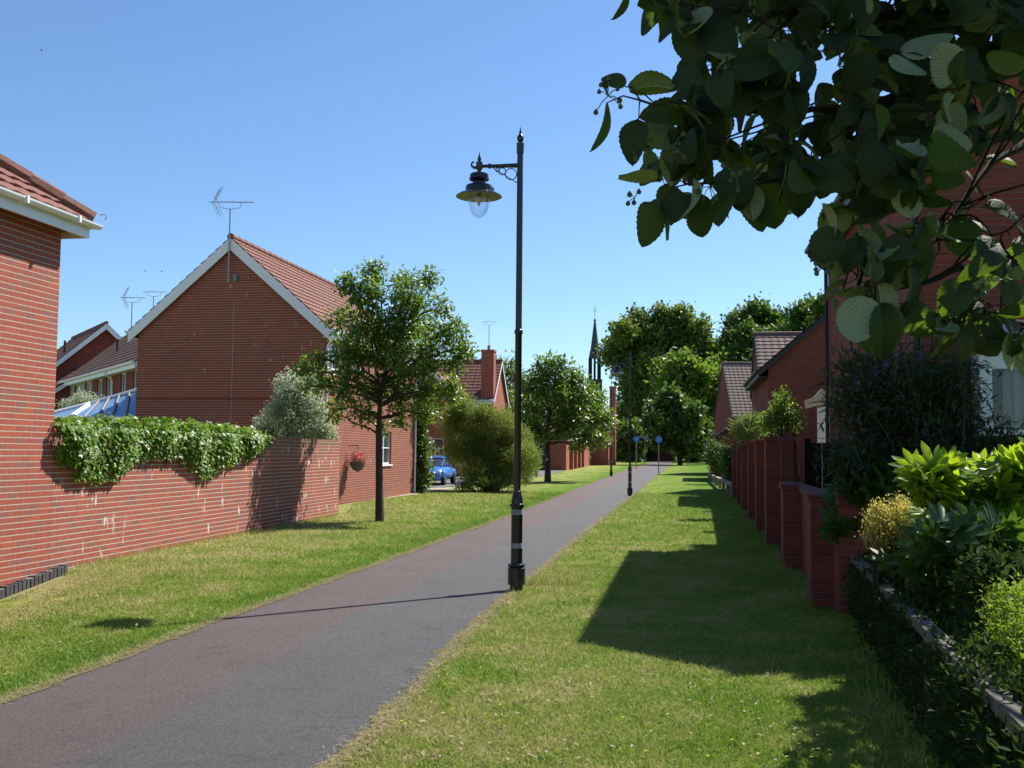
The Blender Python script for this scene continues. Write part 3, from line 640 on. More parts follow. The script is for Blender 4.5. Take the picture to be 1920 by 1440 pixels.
# ------------------------------------------------------------------ street lamps
def street_lamp(label, loc, side, name='street_lamp'):
    o = thing(name, label, 'street lamp', loc, 0 if side < 0 else math.pi, 'black heritage street lamps along the path')
    g = MB(); g.lathe([(.075, -.1), (.075, .07), (.098, .075), (.098, .26), (.085, .275), (.10, .285), (.10, .30), (.066, .315)], 24); g.build('base', M_black, o, True)
    g = MB(); g.lathe([(.066, .315), (.064, .93), (.085, .955), (.087, .975), (.068, .985), (.066, 1.02), (.053, 1.09), (.047, 1.10), (.047, 1.125), (.040, 1.13),
        (.039, 2.92), (.047, 2.93), (.050, 2.95), (.047, 2.97), (.037, 2.98), (.035, 5.04), (.042, 5.045), (.044, 5.14), (.046, 5.16), (.03, 5.165)], 20); g.build('pole', M_black, o, True)
    g = MB(); g.lathe([(.018, 5.16), (.018, 5.175), (.032, 5.185), (.041, 5.215), (.036, 5.245), (.02, 5.262), (.014, 5.275), (.018, 5.285), (.010, 5.31), (.002, 5.355)], 14); g.build('finial', M_black, o, True)
    for z in (.86, .48): g = MB(); g.lathe([(.0655, z), (.067, z+.004), (.067, z+.055), (.0655, z+.06)], 24); g.build('tape_band', M_tape, o)
    g = MB(); g.tube([(0, 0, 4.90), (-.26, 0, 4.89), (-.46, 0, 4.885)], [.028, .022, .019], 10); g.tube([(-.34, 0, 4.888), (-.37, 0, 4.887)], .03, 10)
    g.tube([(-.5, 0, 4.87), (-.535, 0, 4.868), (-.562, 0, 4.885), (-.568, 0, 4.91), (-.552, 0, 4.932), (-.535, 0, 4.933)], [.02, .018, .013, .011, .010, .012], 8)
    g.build('arm', M_black, o, True)
    g = MB()
    for cx, cz, r_ in ((-.105, 4.795, .066), (-.208, 4.828, .040), (-.262, 4.843, .022)):
        g.tube([(cx+r_*math.cos(k*.2618), 0, cz+r_*math.sin(k*.2618)) for k in range(25)], .0055, 6, cap=False)
    g.tube([(-.325, 0, 4.872), (-.02, 0, 4.685)], .0055, 6); g.build('scroll_bracket', M_black, o, True)
    c = (-.475, 0, 0); g = MB()
    g.lathe([(.002, 5.055), (.009, 5.01), (.018, 4.99), (.024, 4.97), (.018, 4.95), (.012, 4.945), (.038, 4.935), (.04, 4.86), (.022, 4.83), (.018, 4.80),
             (.09, 4.798), (.108, 4.785), (.112, 4.745), (.118, 4.728), (.105, 4.715), (.072, 4.70), (.075, 4.675), (.10, 4.665), (.148, 4.655), (.158, 4.635), (.158, 4.585),
             (.165, 4.58), (.235, 4.553), (.268, 4.530), (.268, 4.524)][::-1], 28, c); LN = g.build('lantern_hood', M_black, o, True)
    g = MB(); g.lathe([(.264, 4.525), (.225, 4.545), (.155, 4.568), (.12, 4.572)], 28, c); g.build('reflector_skirt', M_cream, LN, True)
    g = MB(); g.lathe([(.122, 4.54), (.125, 4.50), (.124, 4.46), (.116, 4.41), (.098, 4.355), (.07, 4.31), (.035, 4.285), (.004, 4.278)], 28, c); g.build('glass_bowl', M_bowl, LN, True)
    g = MB(); g.lathe([(.05, 4.568), (.05, 4.54), (.02, 4.535)], 12, c); g.lathe([(.02, 4.535), (.022, 4.46), (.012, 4.42)], 10, c); g.build('lamp_holder', M_cream, LN, True)
    g = MB(); g.cbox((c[0]+.155, -.0, 4.61), (.02, .03, .02)); g.build('latch', M_metal, LN); o.scale = (1.02, 1.02, 1.021)
    return o
L1p = G(968, 1108)
street_lamp('tall black heritage street lamp nearest the camera, beside the tarmac path', L1p, -1)
street_lamp('second black street lamp from the camera, on the right edge of the path', G(1181, 930), -1)
street_lamp('black street lamp at the left edge of the far path, lantern on its right', G(1146, 893), 1)
street_lamp('black street lamp by the side road, just left of the small roadside tree', G(1005, 894), 1)

# ------------------------------------------------------------------ round blue path signs
def path_sign(label, p, h):
    o = thing('path_sign', label, 'sign', p, R(-6), 'blue path signs at the far end')
    g = MB(); g.tube([(0, 0, -.1), (0, 0, h)], .035, 8); g.build('post', M_metal, o)
    g = MB(); T = Matrix.Translation((0, -.05, h-.2)) @ Matrix.Rotation(R(90), 4, 'X'); g.M = T
    g.lathe([(.23, -.012), (.24, 0), (.24, .012), (.22, .016)], 24); D = g.build('disc', M_signb, o)
    g = MB(T); W = M_white
    g.tube([(-.09, -.07, .018), (-.02, -.07, .018)], .012, 6); g.cbox((-.09, .06, .018), (.012, .012, .003)); g.box((-.105, -.03, .017), (-.075, .04, .021)); g.cbox((.09, .05, .019), (.02, .02, .003)); g.box((.075, -.09, .017), (.105, .03, .021)); g.box((-.008, -.16, .017), (.008, .16, .021)); g.build('symbol', W, D)
    return o
path_sign('round blue sign on a tall grey post right of the path, largest of the three', G(1235, 890), 2.5)
path_sign('round blue sign on a grey post left of the far path, middle one in size', G(1193, 866), 2.6)
path_sign('smallest and farthest round blue sign, in the tree shade', G(1209, 862), 2.9)

# ------------------------------------------------------------------ church spire
sp_ = at(1115, 700, 250); sp = thing('church_spire', 'slender dark church spire with open belfry rising beside the big trees', 'church', (sp_.x, sp_.y, 0), .3)
zz = lambda y: CAMZ+(850-y)/F*250
slate = mat_plain('dark_slate', (.06, .052, .06), .6, .3); g = MB(); g.box((-1.4, -1.4, 0), (1.4, 1.4, zz(712))); g.build('tower', slate, sp)
g = MB()
for k in range(8): a = k*math.pi/4+math.pi/8; g.box((-.2, -.2, zz(716)), (.2, .2, zz(672)), T=Matrix.Translation((1.25*math.cos(a), 1.25*math.sin(a), 0)))
g.build('belfry', M_fence, sp)
g = MB(); g.lathe([(1.55, zz(716)), (1.55, zz(714)), (1.2, zz(714))], 8); g.lathe([(1.55, zz(672)), (1.42, zz(666)), (1.08, zz(654)), (.22, zz(602)), (.36, zz(600)), (.12, zz(597))], 8); g.build('spire', slate, sp)
g = MB(); g.tube([(0, 0, zz(600)), (0, 0, zz(572))], .06, 5); g.tube([(-.45, 0, zz(582)), (.45, 0, zz(582))], .05, 5); g.build('cross', slate, sp)

# ------------------------------------------------------------------ blue car
def loft(sections, n=20):
    """sections: (x, halfwidth, z0, z1); superellipse rings along x"""
    vs = []; fs = []
    for x, w, z0, z1 in sections:
        for k in range(n):
            a = 2*math.pi*k/n; c, s = math.cos(a), math.sin(a)
            vs.append((x, w*math.copysign(abs(c)**.6, c), (z0+z1)/2+(z1-z0)/2*math.copysign(abs(s)**.7, s)))
    for i in range(len(sections)-1):
        fs += [(i*n+k, i*n+(k+1) % n, (i+1)*n+(k+1) % n, (i+1)*n+k) for k in range(n)]
    fs += [tuple(range(n))[::-1], tuple(range((len(sections)-1)*n, len(sections)*n))]
    return vs, fs
cpz = G(816, 908); car = thing('parked_car', 'small rounded blue car parked on the side road, half hidden by the ivy porch', 'car', cpz, R(-98)); car.scale = (.87, .87, .87)
g = MB()    # front at +x
g.add(*loft([(2.02, .45, .32, .62), (1.9, .66, .25, .74), (1.5, .76, .22, .92), (.9, .80, .2, 1.0), (0, .82, .2, 1.0), (-.9, .81, .2, 1.0), (-1.5, .76, .22, .95), (-1.9, .64, .27, .75), (-2.02, .42, .35, .6)]))
g.build('body', M_car, car, True)
g = MB(); g.add(*loft([(1.05, .5, .88, .98), (.8, .6, .9, 1.16), (.35, .62, .9, 1.44), (-.1, .62, .9, 1.52), (-.6, .61, .9, 1.46), (-1.1, .57, .9, 1.22), (-1.5, .5, .85, .98)])); g.build('window_band', M_glass, car, True)
g = MB(); g.add(*loft([(.42, .5, 1.36, 1.455), (-.1, .54, 1.4, 1.545), (-.7, .5, 1.36, 1.46)]))
for s in (-1, 1):
    g.tube([(1.0, s*.54, .96), (.4, s*.54, 1.42), (-.1, s*.55, 1.49), (-.7, s*.53, 1.42), (-1.35, s*.52, 1.0)], .045, 6); g.tube([(-.1, s*.6, .98), (-.1, s*.55, 1.47)], .04, 6)
g.build('roof', M_car, car, True)
for sx in (1.27, -1.27):
    for s in (-1, 1):
        g = MB(Matrix.Translation((sx, s*.72, .33)) @ Matrix.Rotation(R(90), 4, 'X'))
        g.lathe([(.18, -.1), (.31, -.1), (.33, -.07), (.33, .07), (.31, .1), (.18, .1)], 20); w_ = g.build('wheel', M_blacki, car, True)
        g = MB(Matrix.Translation((sx, s*.78, .33)) @ Matrix.Rotation(R(90), 4, 'X')); g.lathe([(.2, -.05), (.19, .05)], 14); g.build('rim', M_metal, w_)
        g = MB(); g.add(*loft([(sx+.46, .09, .42, .5), (sx+.38, .13, .4, .72), (sx, .17, .5, .86), (sx-.38, .13, .4, .72), (sx-.46, .09, .42, .5)])); 
        for i in range(len(g.v)): g.v[i] = (g.v[i][0], g.v[i][1]+s*.71, g.v[i][2])
        g.build('fender', M_car, car, True)
lens = mat_plain('headlight_lens', (.75, .78, .8), .1, .8)
for s in (-1, 1):
    g = MB(Matrix.Translation((1.83, s*.6, .66)) @ Matrix.Rotation(R(70), 4, 'Y')); g.lathe([(.11, -.03), (.11, .03), (.08, .06), (.02, .075)], 14); g.build('headlight', lens, car, True)
    g = MB(); g.cbox((.72, s*.9, 1.03), (.05, .09, .06)); g.build('wing_mirror', M_car, car)
g = MB(); g.cbox((2.0, 0, .40), (.05, .34, .07)); g.build('grille', M_blacki, car)

# ------------------------------------------------------------------ birds
def bird(p, s, lab):
    o = thing('bird', lab, 'bird', p, .4, 'distant birds in the sky')
    g = MB(); g.add(*loft([(-.5*s, .03*s, -.02*s, .02*s), (0, .09*s, -.08*s, .08*s), (.45*s, .05*s, -.04*s, .05*s), (.55*s, .01*s, 0, .02*s)], 8)); b = g.build('body', M_blacki, o, True)
    g = MB()
    for k in (-1, 1): g.add([(.15*s, 0, .05*s), (-.15*s, 0, .05*s), (-.1*s, k*.5*s, .3*s), (.1*s, k*.55*s, .32*s), (-.15*s, k*1.0*s, .18*s), (.15*s, 0, .03*s), (-.15*s, 0, .03*s), (-.1*s, k*.5*s, .28*s), (.1*s, k*.55*s, .30*s)], [(0, 1, 2, 3), (3, 2, 4), (8, 7, 6, 5), (4, 7, 8)])
    g.build('wing', M_blacki, o)
bird(at(272, 508, 60), .16, 'tiny dark bird in the sky left of the gable, left one of two'); bird(at(303, 509, 60), .16, 'tiny dark bird in the sky left of the gable, right one of two')
bird(at(78, 95, 60), .18, 'tiny lone dark bird high in the sky at the top left')

# ------------------------------------------------------------------ foliage kit
def quats(dirs, ups):
    x = dirs/np.linalg.norm(dirs, axis=1, keepdims=True); y = np.cross(ups, x); ln = np.linalg.norm(y, axis=1, keepdims=True); ln[ln < 1e-6] = 1
    y /= ln; z = np.cross(x, y); return x, y, z
T_OVAL = (np.array([(0,0,0),(.28,.2,.05),(.62,.21,.05),(1,0,-.08),(.62,-.21,.05),(.28,-.2,.05)]), [(0,3,2,1),(0,5,4,3)])
T_LANCE = (np.array([(0,0,0),(.35,.09,.02),(1,0,-.12),(.35,-.09,.02)]), [(0,2,1),(0,3,2)])
T_QUAD = (np.array([(0,-.35,0),(.9,-.3,.05),(1,.3,-.05),(.1,.35,0)]), [(0,1,2,3)])
T_IVY = (np.array([(0,0,0),(.05,.35,-.03),(.4,.22,.04),(.55,.5,-.05),(.7,.2,.03),(1,0,-.06),(.7,-.2,.03),(.55,-.5,-.05),(.4,-.22,.04),(.05,-.35,-.03)]), [(0,2,1),(0,4,3,2),(0,5,4),(0,6,5),(0,8,7,6),(0,9,8)])
def leaves(name, pts, dirs, ups, size, tmpl, mat, parent=None, width=1.0, attr=None):
    tv, tf = tmpl; N = len(pts); size = np.broadcast_to(np.asarray(size, float), (N,)); x, y, z = quats(dirs, ups)
    V = pts[:, None, :]+size[:, None, None]*(tv[None, :, 0:1]*x[:, None, :]+tv[None, :, 1:2]*width*y[:, None, :]+tv[None, :, 2:3]*z[:, None, :])
    k = len(tv); me = bpy.data.meshes.new(name); V = V.reshape(-1, 3).astype(np.float32)
    lt = np.array([len(f) for f in tf]); fl = np.concatenate([np.array(f) for f in tf]); nl = len(fl)
    me.vertices.add(N*k); me.vertices.foreach_set('co', V.ravel()); me.loops.add(N*nl); me.polygons.add(N*len(tf))
    me.loops.foreach_set('vertex_index', (fl[None, :]+k*np.arange(N)[:, None]).ravel().astype(np.int32))
    tot = np.tile(lt, N); st = np.concatenate([[0], np.cumsum(tot)[:-1]]); me.polygons.foreach_set('loop_start', st.astype(np.int32)); me.polygons.foreach_set('loop_total', tot.astype(np.int32))
    me.polygons.foreach_set('use_smooth', np.ones(len(tot), bool))
    if attr is not None:
        a = me.attributes.new(attr[0], 'FLOAT', 'POINT'); a.data.foreach_set('value', np.repeat(attr[1], k).astype(np.float32))
    me.materials.append(mat); me.update(); me.validate(); o = bpy.data.objects.new(name, me); COL.objects.link(o); o.parent = parent
    return o
def unit(n):
    v = nr.normal(size=(n, 3)); return v/np.linalg.norm(v, axis=1, keepdims=True)
def in_lobes(lobes, n, shell=.5):
    """points inside ellipsoidal lobes (c, (rx, ry, rz)), biased to the outer shell"""
    w = np.array([l[1][0]*l[1][2] for l in lobes]); w = w/w.sum(); idx = nr.choice(len(lobes), n, p=w)
    c = np.array([l[0] for l in lobes])[idx]; r = np.array([l[1] for l in lobes])[idx]; u = unit(n)
    rad = nr.random(n)**shell; return c+u*r*rad[:, None], u
def cluster(pts, u, per, spread, out=.6, up=.2, droop=0.0):
    """leaf positions and directions around twig ends"""
    n = len(pts); P = np.repeat(pts, per, 0)+nr.normal(size=(n*per, 3))*spread; U = np.repeat(u, per, 0)
    D = U*out+unit(n*per)*.9; D[:, 2] += up-droop; Np = unit(n*per)*.7+np.array([0, 0, 1.0])+U*.3
    return P, D, Np
M_lf1 = mat_leaf('leaf_street_tree', (.050, .10, .014), (.12, .18, .03), (.24, .38, .03), .34, .36, .5)
M_lf2 = mat_leaf('leaf_dark_tree', (.034, .075, .014), (.070, .125, .024), (.13, .24, .02), .45, .28)
M_lfb = mat_leaf('leaf_big_tree', (.11, .18, .03), (.19, .27, .05), (.22, .30, .04), .5, .28, .3, clump=.25)
M_lfb2 = mat_leaf('leaf_deep_green', (.06, .115, .022), (.11, .17, .035), (.16, .28, .03), .5, .28, .3, clump=.25)
M_lfl = mat_leaf('leaf_lime', (.11, .17, .025), (.16, .22, .035), (.26, .42, .03), .45, .35, .4, clump=.5)
M_ivy = mat_leaf('leaf_creeper', (.085, .18, .010), (.17, .28, .018), (.30, .48, .02), .42, .3, .35, clump=2)
M_silver = mat_leaf('leaf_silver', (.33, .38, .25), (.55, .58, .42), (.5, .58, .36), .55, .42, .3, clump=2)
M_feath = mat_leaf('leaf_feathery', (.13, .18, .035), (.21, .26, .06), (.34, .42, .08), .75, .4, .15, clump=1)

def limbs(mb, start, end, r0, r1, rs, bend=.12, n=5, seg=6):
    start, end = Vector(start), Vector(end); L = (end-start).length
    pts = [start]
    for k in range(1, n): pts.append(start.lerp(end, k/n)+Vector((rs.uniform(-1, 1), rs.uniform(-1, 1), rs.uniform(-.2, 1)))*L*bend*math.sin(math.pi*k/n))
    pts.append(end); mb.tube(pts, [r0+(r1-r0)*k/n for k in range(n+1)], seg); return pts
def tree(name, label, base, top, rad, lobes, ntw, per, leaf, spread, matl, tmpl=T_OVAL, group=None, bark=M_bark, shell=.5, up=.2, width=1.0, seed=1, droop=0, twr=.008, lean=(0, 0), extra=()):
    base = Vector(base); o = thing(name, label, 'tree', base, 0, group); rs = random.Random(seed)
    top = Vector(top)-base; g = MB(); fork = top
    pts = [Vector((0, 0, -.15)), Vector((0, 0, 0)), top*.35+Vector((lean[0], lean[1], 0)), top*.7-Vector((lean[0], lean[1], 0))*.5, top]
    g.tube(pts, [rad*1.5, rad*1.25, rad, rad*.9, rad*.8], 10); g.build('trunk', bark, o, True)
    g = MB(); L = [(Vector(c)-base, r) for c, r in lobes]
    hi = max(c.z for c, r in L); main_top = Vector((top.x, top.y, max(top.z+.1, hi*.9)))
    spine = limbs(g, top, main_top, rad*.75, rad*.2, rs, .05, 5)
    for c, r in L:
        f = min(1, max(0, (c.z-top.z)/max(.1, main_top.z-top.z)))*.6; s = top.lerp(main_top, f); rr = rad*(.5-.25*f)
        pp = limbs(g, s, c, rr, rr*.4, rs, .10)
        for k in range(7):
            u = Vector((rs.gauss(0, 1), rs.gauss(0, 1), rs.gauss(.3, 1))).normalized(); e = c+Vector((u.x*r[0], u.y*r[1], u.z*r[2]))*.8
            limbs(g, pp[rs.choice((3, 4, 5))], e, rr*.35, twr*.6, rs, .1, 3, 4)
    for a_, b_ in extra: limbs(g, Vector(a_)-base, Vector(b_)-base, rad*.3, rad*.12, rs, .05)
    g.build('branches', bark, o, True)
    P, U = in_lobes([(np.array(c), np.array(r)) for c, r in L], ntw, shell)
    LP_, LD, LU = cluster(P, U, per, spread, up=up, droop=droop)
    leaves('crown', LP_, LD, LU, leaf*nr.uniform(.6, 1.25, len(LP_)), tmpl, matl, o, width)
    return o
def plobes(Y, circ, dj=.5, seed=0, sq=1.0):
    rs = random.Random(seed); out = []
    for cx, cy, r in circ:
        rr = r/F*Y*(.88 if Y > 90 else 1); out.append((at(cx, cy, Y+rs.uniform(-1, 1)*dj), (rr, rr*1.1, rr*sq)))
    return out

# near street tree
b1 = G(712, 978); Y1 = b1.y
tree('street_tree', 'young leafy tree on the left lawn in front of the gable house', b1, at(710, 800, Y1), .085,
    plobes(Y1, [(655,528,22),(700,508,20),(690,552,36),(755,530,26),(803,524,20),(770,560,34),(820,578,22),(640,600,26),(690,610,38),(745,610,40),(790,620,34),(845,625,30),(872,652,16),
    (655,665,38),(705,665,40),(755,668,40),(805,672,38),(850,680,26),(600,672,14),(575,690,18),(610,715,26),(655,725,34),(705,730,30),(755,735,38),(805,738,30),(845,730,22),(630,765,20),(680,775,20),(752,778,24),(800,775,24),(575,725,12),(718,800,14)], .75, 3),
    1800, 9, .118, .085, M_lf1, seed=5, up=-.1, extra=[(at(706, 812, Y1), at(632, 778, Y1-.3)), (at(712, 806, Y1), at(675, 775, Y1+.4))])
# second small tree beyond
b2 = G(1027, 903); Y2 = b2.y
tree('street_tree', 'round crowned tree on the verge just right of the nearest lamp', b2, at(1027, 830, Y2), .15,
    plobes(Y2, [(1015,690,20),(1045,690,24),(1075,705,20),(1000,725,28),(1040,725,32),(1085,735,30),(1115,750,24),(985,760,26),(1025,765,32),(1070,770,32),(1115,780,28),(1135,790,16),(975,795,20),(1010,805,24),(1060,805,24),(1105,815,24),(1130,822,14),(1085,835,12)], 1.6, 4),
    1500, 8, .22, .16, M_lf1, seed=8, up=-.1)
# tree behind the lamp, left
b3 = Vector((at(955, 860, 72).x, 72, gz(72)))
tree('garden_tree', 'dark tree behind the lamp pole, between the chimney house and the garages', b3, at(952, 820, 72), .2,
    plobes(72, [(950,760,26),(935,785,22),(965,790,26),(985,770,22),(945,810,22),(975,815,24)], 1.5, 6), 500, 8, .3, .25, M_lfb2, seed=9)
b3 = Vector((at(945, 860, 100).x, 100, gz(100)))
tree('garden_tree', 'pale open tree rising behind the brick chimney left of the lamp pole', b3, at(945, 780, 100), .25,
    plobes(100, [(938,688,22),(960,700,24),(905,700,20),(925,720,24),(955,735,28),(980,720,18),(880,690,22),(860,700,22),(985,750,24)], 2, 7), 420, 8, .42, .4, M_lfb, seed=10, shell=.6)
# the big trees at the end of the path
def big(label, Y, tx, tyb, circ, ntw, mat, seed, leaf=.5, dj=4, group=None):
    base = Vector((at(tx, 860, Y).x, Y, gz(Y))); tree('mature_tree', label, base, at(tx, tyb, Y), .45, plobes(Y, circ, dj, seed), ntw, 8, leaf, .5, mat, T_QUAD, group, M_barkd, .42, seed=seed, twr=.03)
big('huge spreading tree beside the church spire, tallest behind the path end', 150, 1250, 800, [(1168,622,22),(1196,602,22),(1240,596,22),(1278,596,24),(1310,622,26),(1150,650,22),(1185,650,34),(1225,640,34),(1270,640,38),(1310,658,30),(1340,660,20),(1140,672,14),(1180,690,34),(1225,690,30),(1270,690,30),(1330,700,30),
    (1190,735,34),(1230,735,34),(1320,745,34),(1180,780,34),(1330,790,30),(1350,745,22),(1165,820,30),(1200,820,34),(1290,825,40),(1335,835,30)], 5200, M_lfb, 21)
big('lime green tree in front of the huge tree, right half of the gap', 132, 1300, 800, [(1245,700,24),(1280,688,26),(1310,712,28),(1345,690,20),(1350,720,26),(1262,725,28),(1300,750,30),(1340,765,28)], 1700, M_lfl, 22)
big('round topped tree behind the tiled roofs, tallest on the right', 140, 1412, 800, [(1385,610,26),(1420,590,26),(1450,606,24),(1475,632,24),(1370,640,18),(1405,640,32),(1445,650,32),(1385,675,26),(1425,690,34),(1480,660,24),(1460,700,30)], 2400, M_lfb2, 23)
big('tree top showing behind the large shaded gable, beside the branches', 120, 1520, 800, [(1500,588,16),(1520,578,16),(1545,575,18),(1515,605,22),(1550,605,24),(1500,625,20)], 800, M_lfb2, 24, .42)
b4 = Vector((G(1275, 872).x, G(1275, 872).y, gz(100)))
tree('path_tree', 'smaller bright green tree standing on the right verge at the path end', b4, at(1275, 838, b4.y), .22,
    plobes(b4.y, [(1258,745,20),(1230,768,20),(1272,768,26),(1300,775,20),(1222,792,18),(1250,798,26),(1290,805,26),(1318,808,18),(1240,825,20),(1275,832,22),(1308,835,20)], 2, 12), 1500, 8, .34, .28, M_lfb2, T_QUAD, bark=M_barkd, seed=25)
for k, (x_, Y_) in enumerate(((1345, 110), (1322, 125), (1222, 140), (1300, 118), (1186, 118), (1205, 126), (1168, 122))):
    cz = 835; b5 = Vector((at(x_, 860, Y_).x, Y_, gz(Y_)))
    tree('understorey_tree', ['dark bushy tree beside the orange gable at the path end', 'dark bushy tree behind the path tree, right of it', 'dark bushy tree at the path end behind the blue signs', 'dark bushy tree filling the shade behind the path tree', 'dark bushy tree behind the two left blue signs', 'dark bushy tree behind the farthest blue sign', 'dark bushy tree just right of the tall narrow chimney'][k], b5, b5+Vector((0, 0, 1.5)), .15,
         plobes(Y_, [(x_-14, cz-5, 20), (x_+12, cz-12, 20), (x_, cz-25, 20), (x_, cz+12, 22)], 2, k), 420, 8, .4, .3, M_lfb2, T_QUAD, bark=M_barkd, seed=30+k, group='dark bushy trees under the big trees')
# far-off wood closing the horizon
pp, uu = in_lobes([((x, 215+8*math.sin(x), 2.5+2.0*abs(math.sin(x*.13))), (9, 6, 6.0)) for x in np.arange(-120, 160, 7.0)], 9000, .5)
a_, b_, c_ = cluster(pp, uu, 5, .6); o = leaves('woodland', a_, b_, c_, 1.1, T_QUAD, M_lfb2); tag(o, 'distant dark belt of woodland closing the horizon', 'woodland', kind='stuff')
# ------------------------------------------------------------------ creeper on the garden wall
NI = 8600; s_ = nr.random(NI)*7.5-.05
bot = np.interp(s_, [0, .5, 1.0, 1.5, 2.1, 2.8, 3.4, 4.1, 4.5, 4.9, 5.5, 6.1, 6.6, 7.1, 7.5], [1.5, 1.2, 1.13, 1.18, 1.44, 1.5, 1.46, 1.27, 1.12, 1.2, 1.32, 1.42, 1.48, 1.6, 1.7])
topz = np.interp(s_, [0, 2, 4, 5.5, 6.8, 7.5], [2.0, 2.05, 2.06, 2.04, 1.97, 1.88])
fr_ = nr.random(NI)**.8; z_ = bot+(topz-bot)*fr_+nr.normal(size=NI)*.03; bulge = .05+.19*np.sin(np.clip((z_-bot)/(topz-bot), 0, 1)*2.2)*(.7+.3*np.sin(s_*5.1))
bulge = np.where(z_ > 1.9, bulge-nr.random(NI)*.42, bulge)*(.55+.45*nr.random(NI))+.01
P = np.stack([bulge, s_, z_], 1); D = np.stack([.35+.3*nr.random(NI), nr.normal(size=NI)*.5, -.75+nr.normal(size=NI)*.3+np.where(z_ > 1.9, .6, 0)], 1)
U = np.stack([np.ones(NI), nr.normal(size=NI)*.35, .55+nr.normal(size=NI)*.35], 1)
cr_ = thing('wall_creeper', 'thick glossy green creeper hanging over the top of the left garden wall', 'climbing plant', WO, -wa)
leaves('foliage', P, D, U, nr.uniform(.05, .092, NI), T_IVY, M_ivy, cr_)
g = MB(); rs = random.Random(4)
for k in range(46):
    y = rs.uniform(.1, 7.2); g.tube([(-.1, y, 1.88), (.03, y+.03, 1.87), (.035, y+rs.uniform(-.2, .2), 1.5), (.03, y+rs.uniform(-.3, .3), 1.3)], .005, 4)
for y in (4.6, 5.0, 5.15): g.tube([(-.2, y, 1.95), (-.18, y+.05, 2.12), (-.1, y+.22, 2.24)], .008, 4)
g.build('stem', M_bark, cr_)

def shrub(name, label, base, lobes, ntw, per, leaf, spread, matl, tmpl=T_OVAL, width=1., shell=.45, up=.2, droop=0., cat='shrub', group=None, seed=1, stem=.02, rot=0, bark=M_bark, out=.6):
    base = Vector(base); o = thing(name, label, cat, base, 0, group); rs = random.Random(seed); L = [(Vector(c)-base, r) for c, r in lobes]
    g = MB()
    for c, r in L:
        for k in range(4):
            u = Vector((rs.gauss(0, 1), rs.gauss(0, 1), rs.gauss(.4, 1))).normalized(); limbs(g, (rs.uniform(-.1, .1), rs.uniform(-.1, .1), -.05), c+Vector((u.x*r[0], u.y*r[1], u.z*r[2]))*.8, stem, stem*.25, rs, .08, 4, 5)
    g.build('stem', bark, o, True)
    P, Uu = in_lobes([(np.array(c), np.array(r)) for c, r in L], ntw, shell); a, b, c = cluster(P, Uu, per, spread, out=out, up=up, droop=droop)
    leaves('foliage', a, b, c, leaf*nr.uniform(.6, 1.25, len(a)), tmpl, matl, o, width); return o
# silver shrub behind the wall end
shrub('silver_shrub', 'grey green variegated shrub rising behind the far end of the left wall', (-5.75, 26.5, 0), plobes(26.3, [(505,800,30),(500,820,24),(530,770,34),(545,730,32),(575,715,24),(580,760,34),(600,800,28),(560,810,30),(615,815,18),(535,755,26)], .3, 2), 1500, 9, .085, .05, M_silver, seed=3)
# ivy clad porch at the far end of the side wall
pv = OM+ux*5.7+uy*10.3
shrub('ivy_porch', 'column of bright ivy covering the far corner of the brick side wall', (pv.x+.2, pv.y+.2, 0), [((pv.x+.15+.12*math.sin(k), pv.y+.3, .3+k*.42), (.42+.1*math.sin(k*2), .4, .4)) for k in range(9)], 900, 7, .1, .09, mat_leaf('leaf_ivy', (.07, .12, .02), (.12, .19, .03), (.25, .38, .02), .4, .3), T_IVY, cat='climbing plant', seed=6, droop=.4)
# feathery shrub by the side road
fc = G(915, 921)
shrub('feathery_shrub', 'large feathery grey green shrub beside the side road, left of the nearest lamp', fc, plobes(fc.y, [(872,768,24),(908,776,20),(850,800,26),(890,810,40),(940,800,36),(965,830,36),(985,860,30),(860,840,30),(900,850,40),(945,865,40),(985,890,18),(890,890,26),(920,895,26),(955,895,22),(850,775,18)], .8, 5), 6500, 10, .13, .10, M_feath, T_LANCE, 1.1, up=.3, seed=7, stem=.022)
# low planting at its foot
pt = G(895, 922); shrub('ground_planting', 'clump of bright green leaves at the foot of the feathery shrub', pt, plobes(pt.y-.6, [(880,912,9),(905,908,10),(930,912,9),(862,915,8)], .2, 5), 140, 6, .2, .08, M_lfl, T_LANCE, up=.9, seed=9, cat='plant')
# hedge behind the car
hc = G(835, 898); shrub('clipped_hedge', 'olive green hedge behind the blue car', hc, [(Vector((hc.x+x, 56, 1.0)), (.8, .5, 1.0)) for x in (-1.6, -.8, 0, .8, 1.6, 2.4)], 500, 8, .1, .1, M_feath, T_OVAL, cat='hedge', seed=12)
# conservatory plants
shrub('garden_shrub', 'pale climbing shrub between the conservatory roof and the terrace', at(150, 845, 36)-Vector((0, 0, 1.6)), plobes(36, [(140,760,12),(160,755,12),(175,750,9),(125,765,12),(150,745,9)], .3, 6), 260, 7, .09, .09, M_silver, seed=13)
# basket flowers
M_red = mat_leaf('petal_red', (.55, .02, .06), (.7, .12, .2), (.8, .1, .1), .6, .2); M_pink = mat_leaf('petal_pink', (.75, .35, .42), (.6, .1, .2), (.8, .3, .3), .6, .2)
a, b, c = cluster(np.array([[.32, 0, .12]])+nr.normal(size=(90, 3))*np.array([.15, .14, .09]), unit(90), 4, .03); leaves('red_blossoms', a, b, c, .05, T_OVAL, M_red, BASK, 1.6)
a, b, c = cluster(np.array([[.32, 0, .05]])+nr.normal(size=(60, 3))*np.array([.17, .16, .1]), unit(60), 4, .03, droop=.5); leaves('pink_blossoms', a, b, c, .05, T_OVAL, M_pink, BASK, 1.6)
a, b, c = cluster(np.array([[.32, 0, .03]])+nr.normal(size=(70, 3))*np.array([.15, .14, .09]), unit(70), 4, .03); leaves('foliage', a, b, c, .05, T_OVAL, M_lfl, BASK)

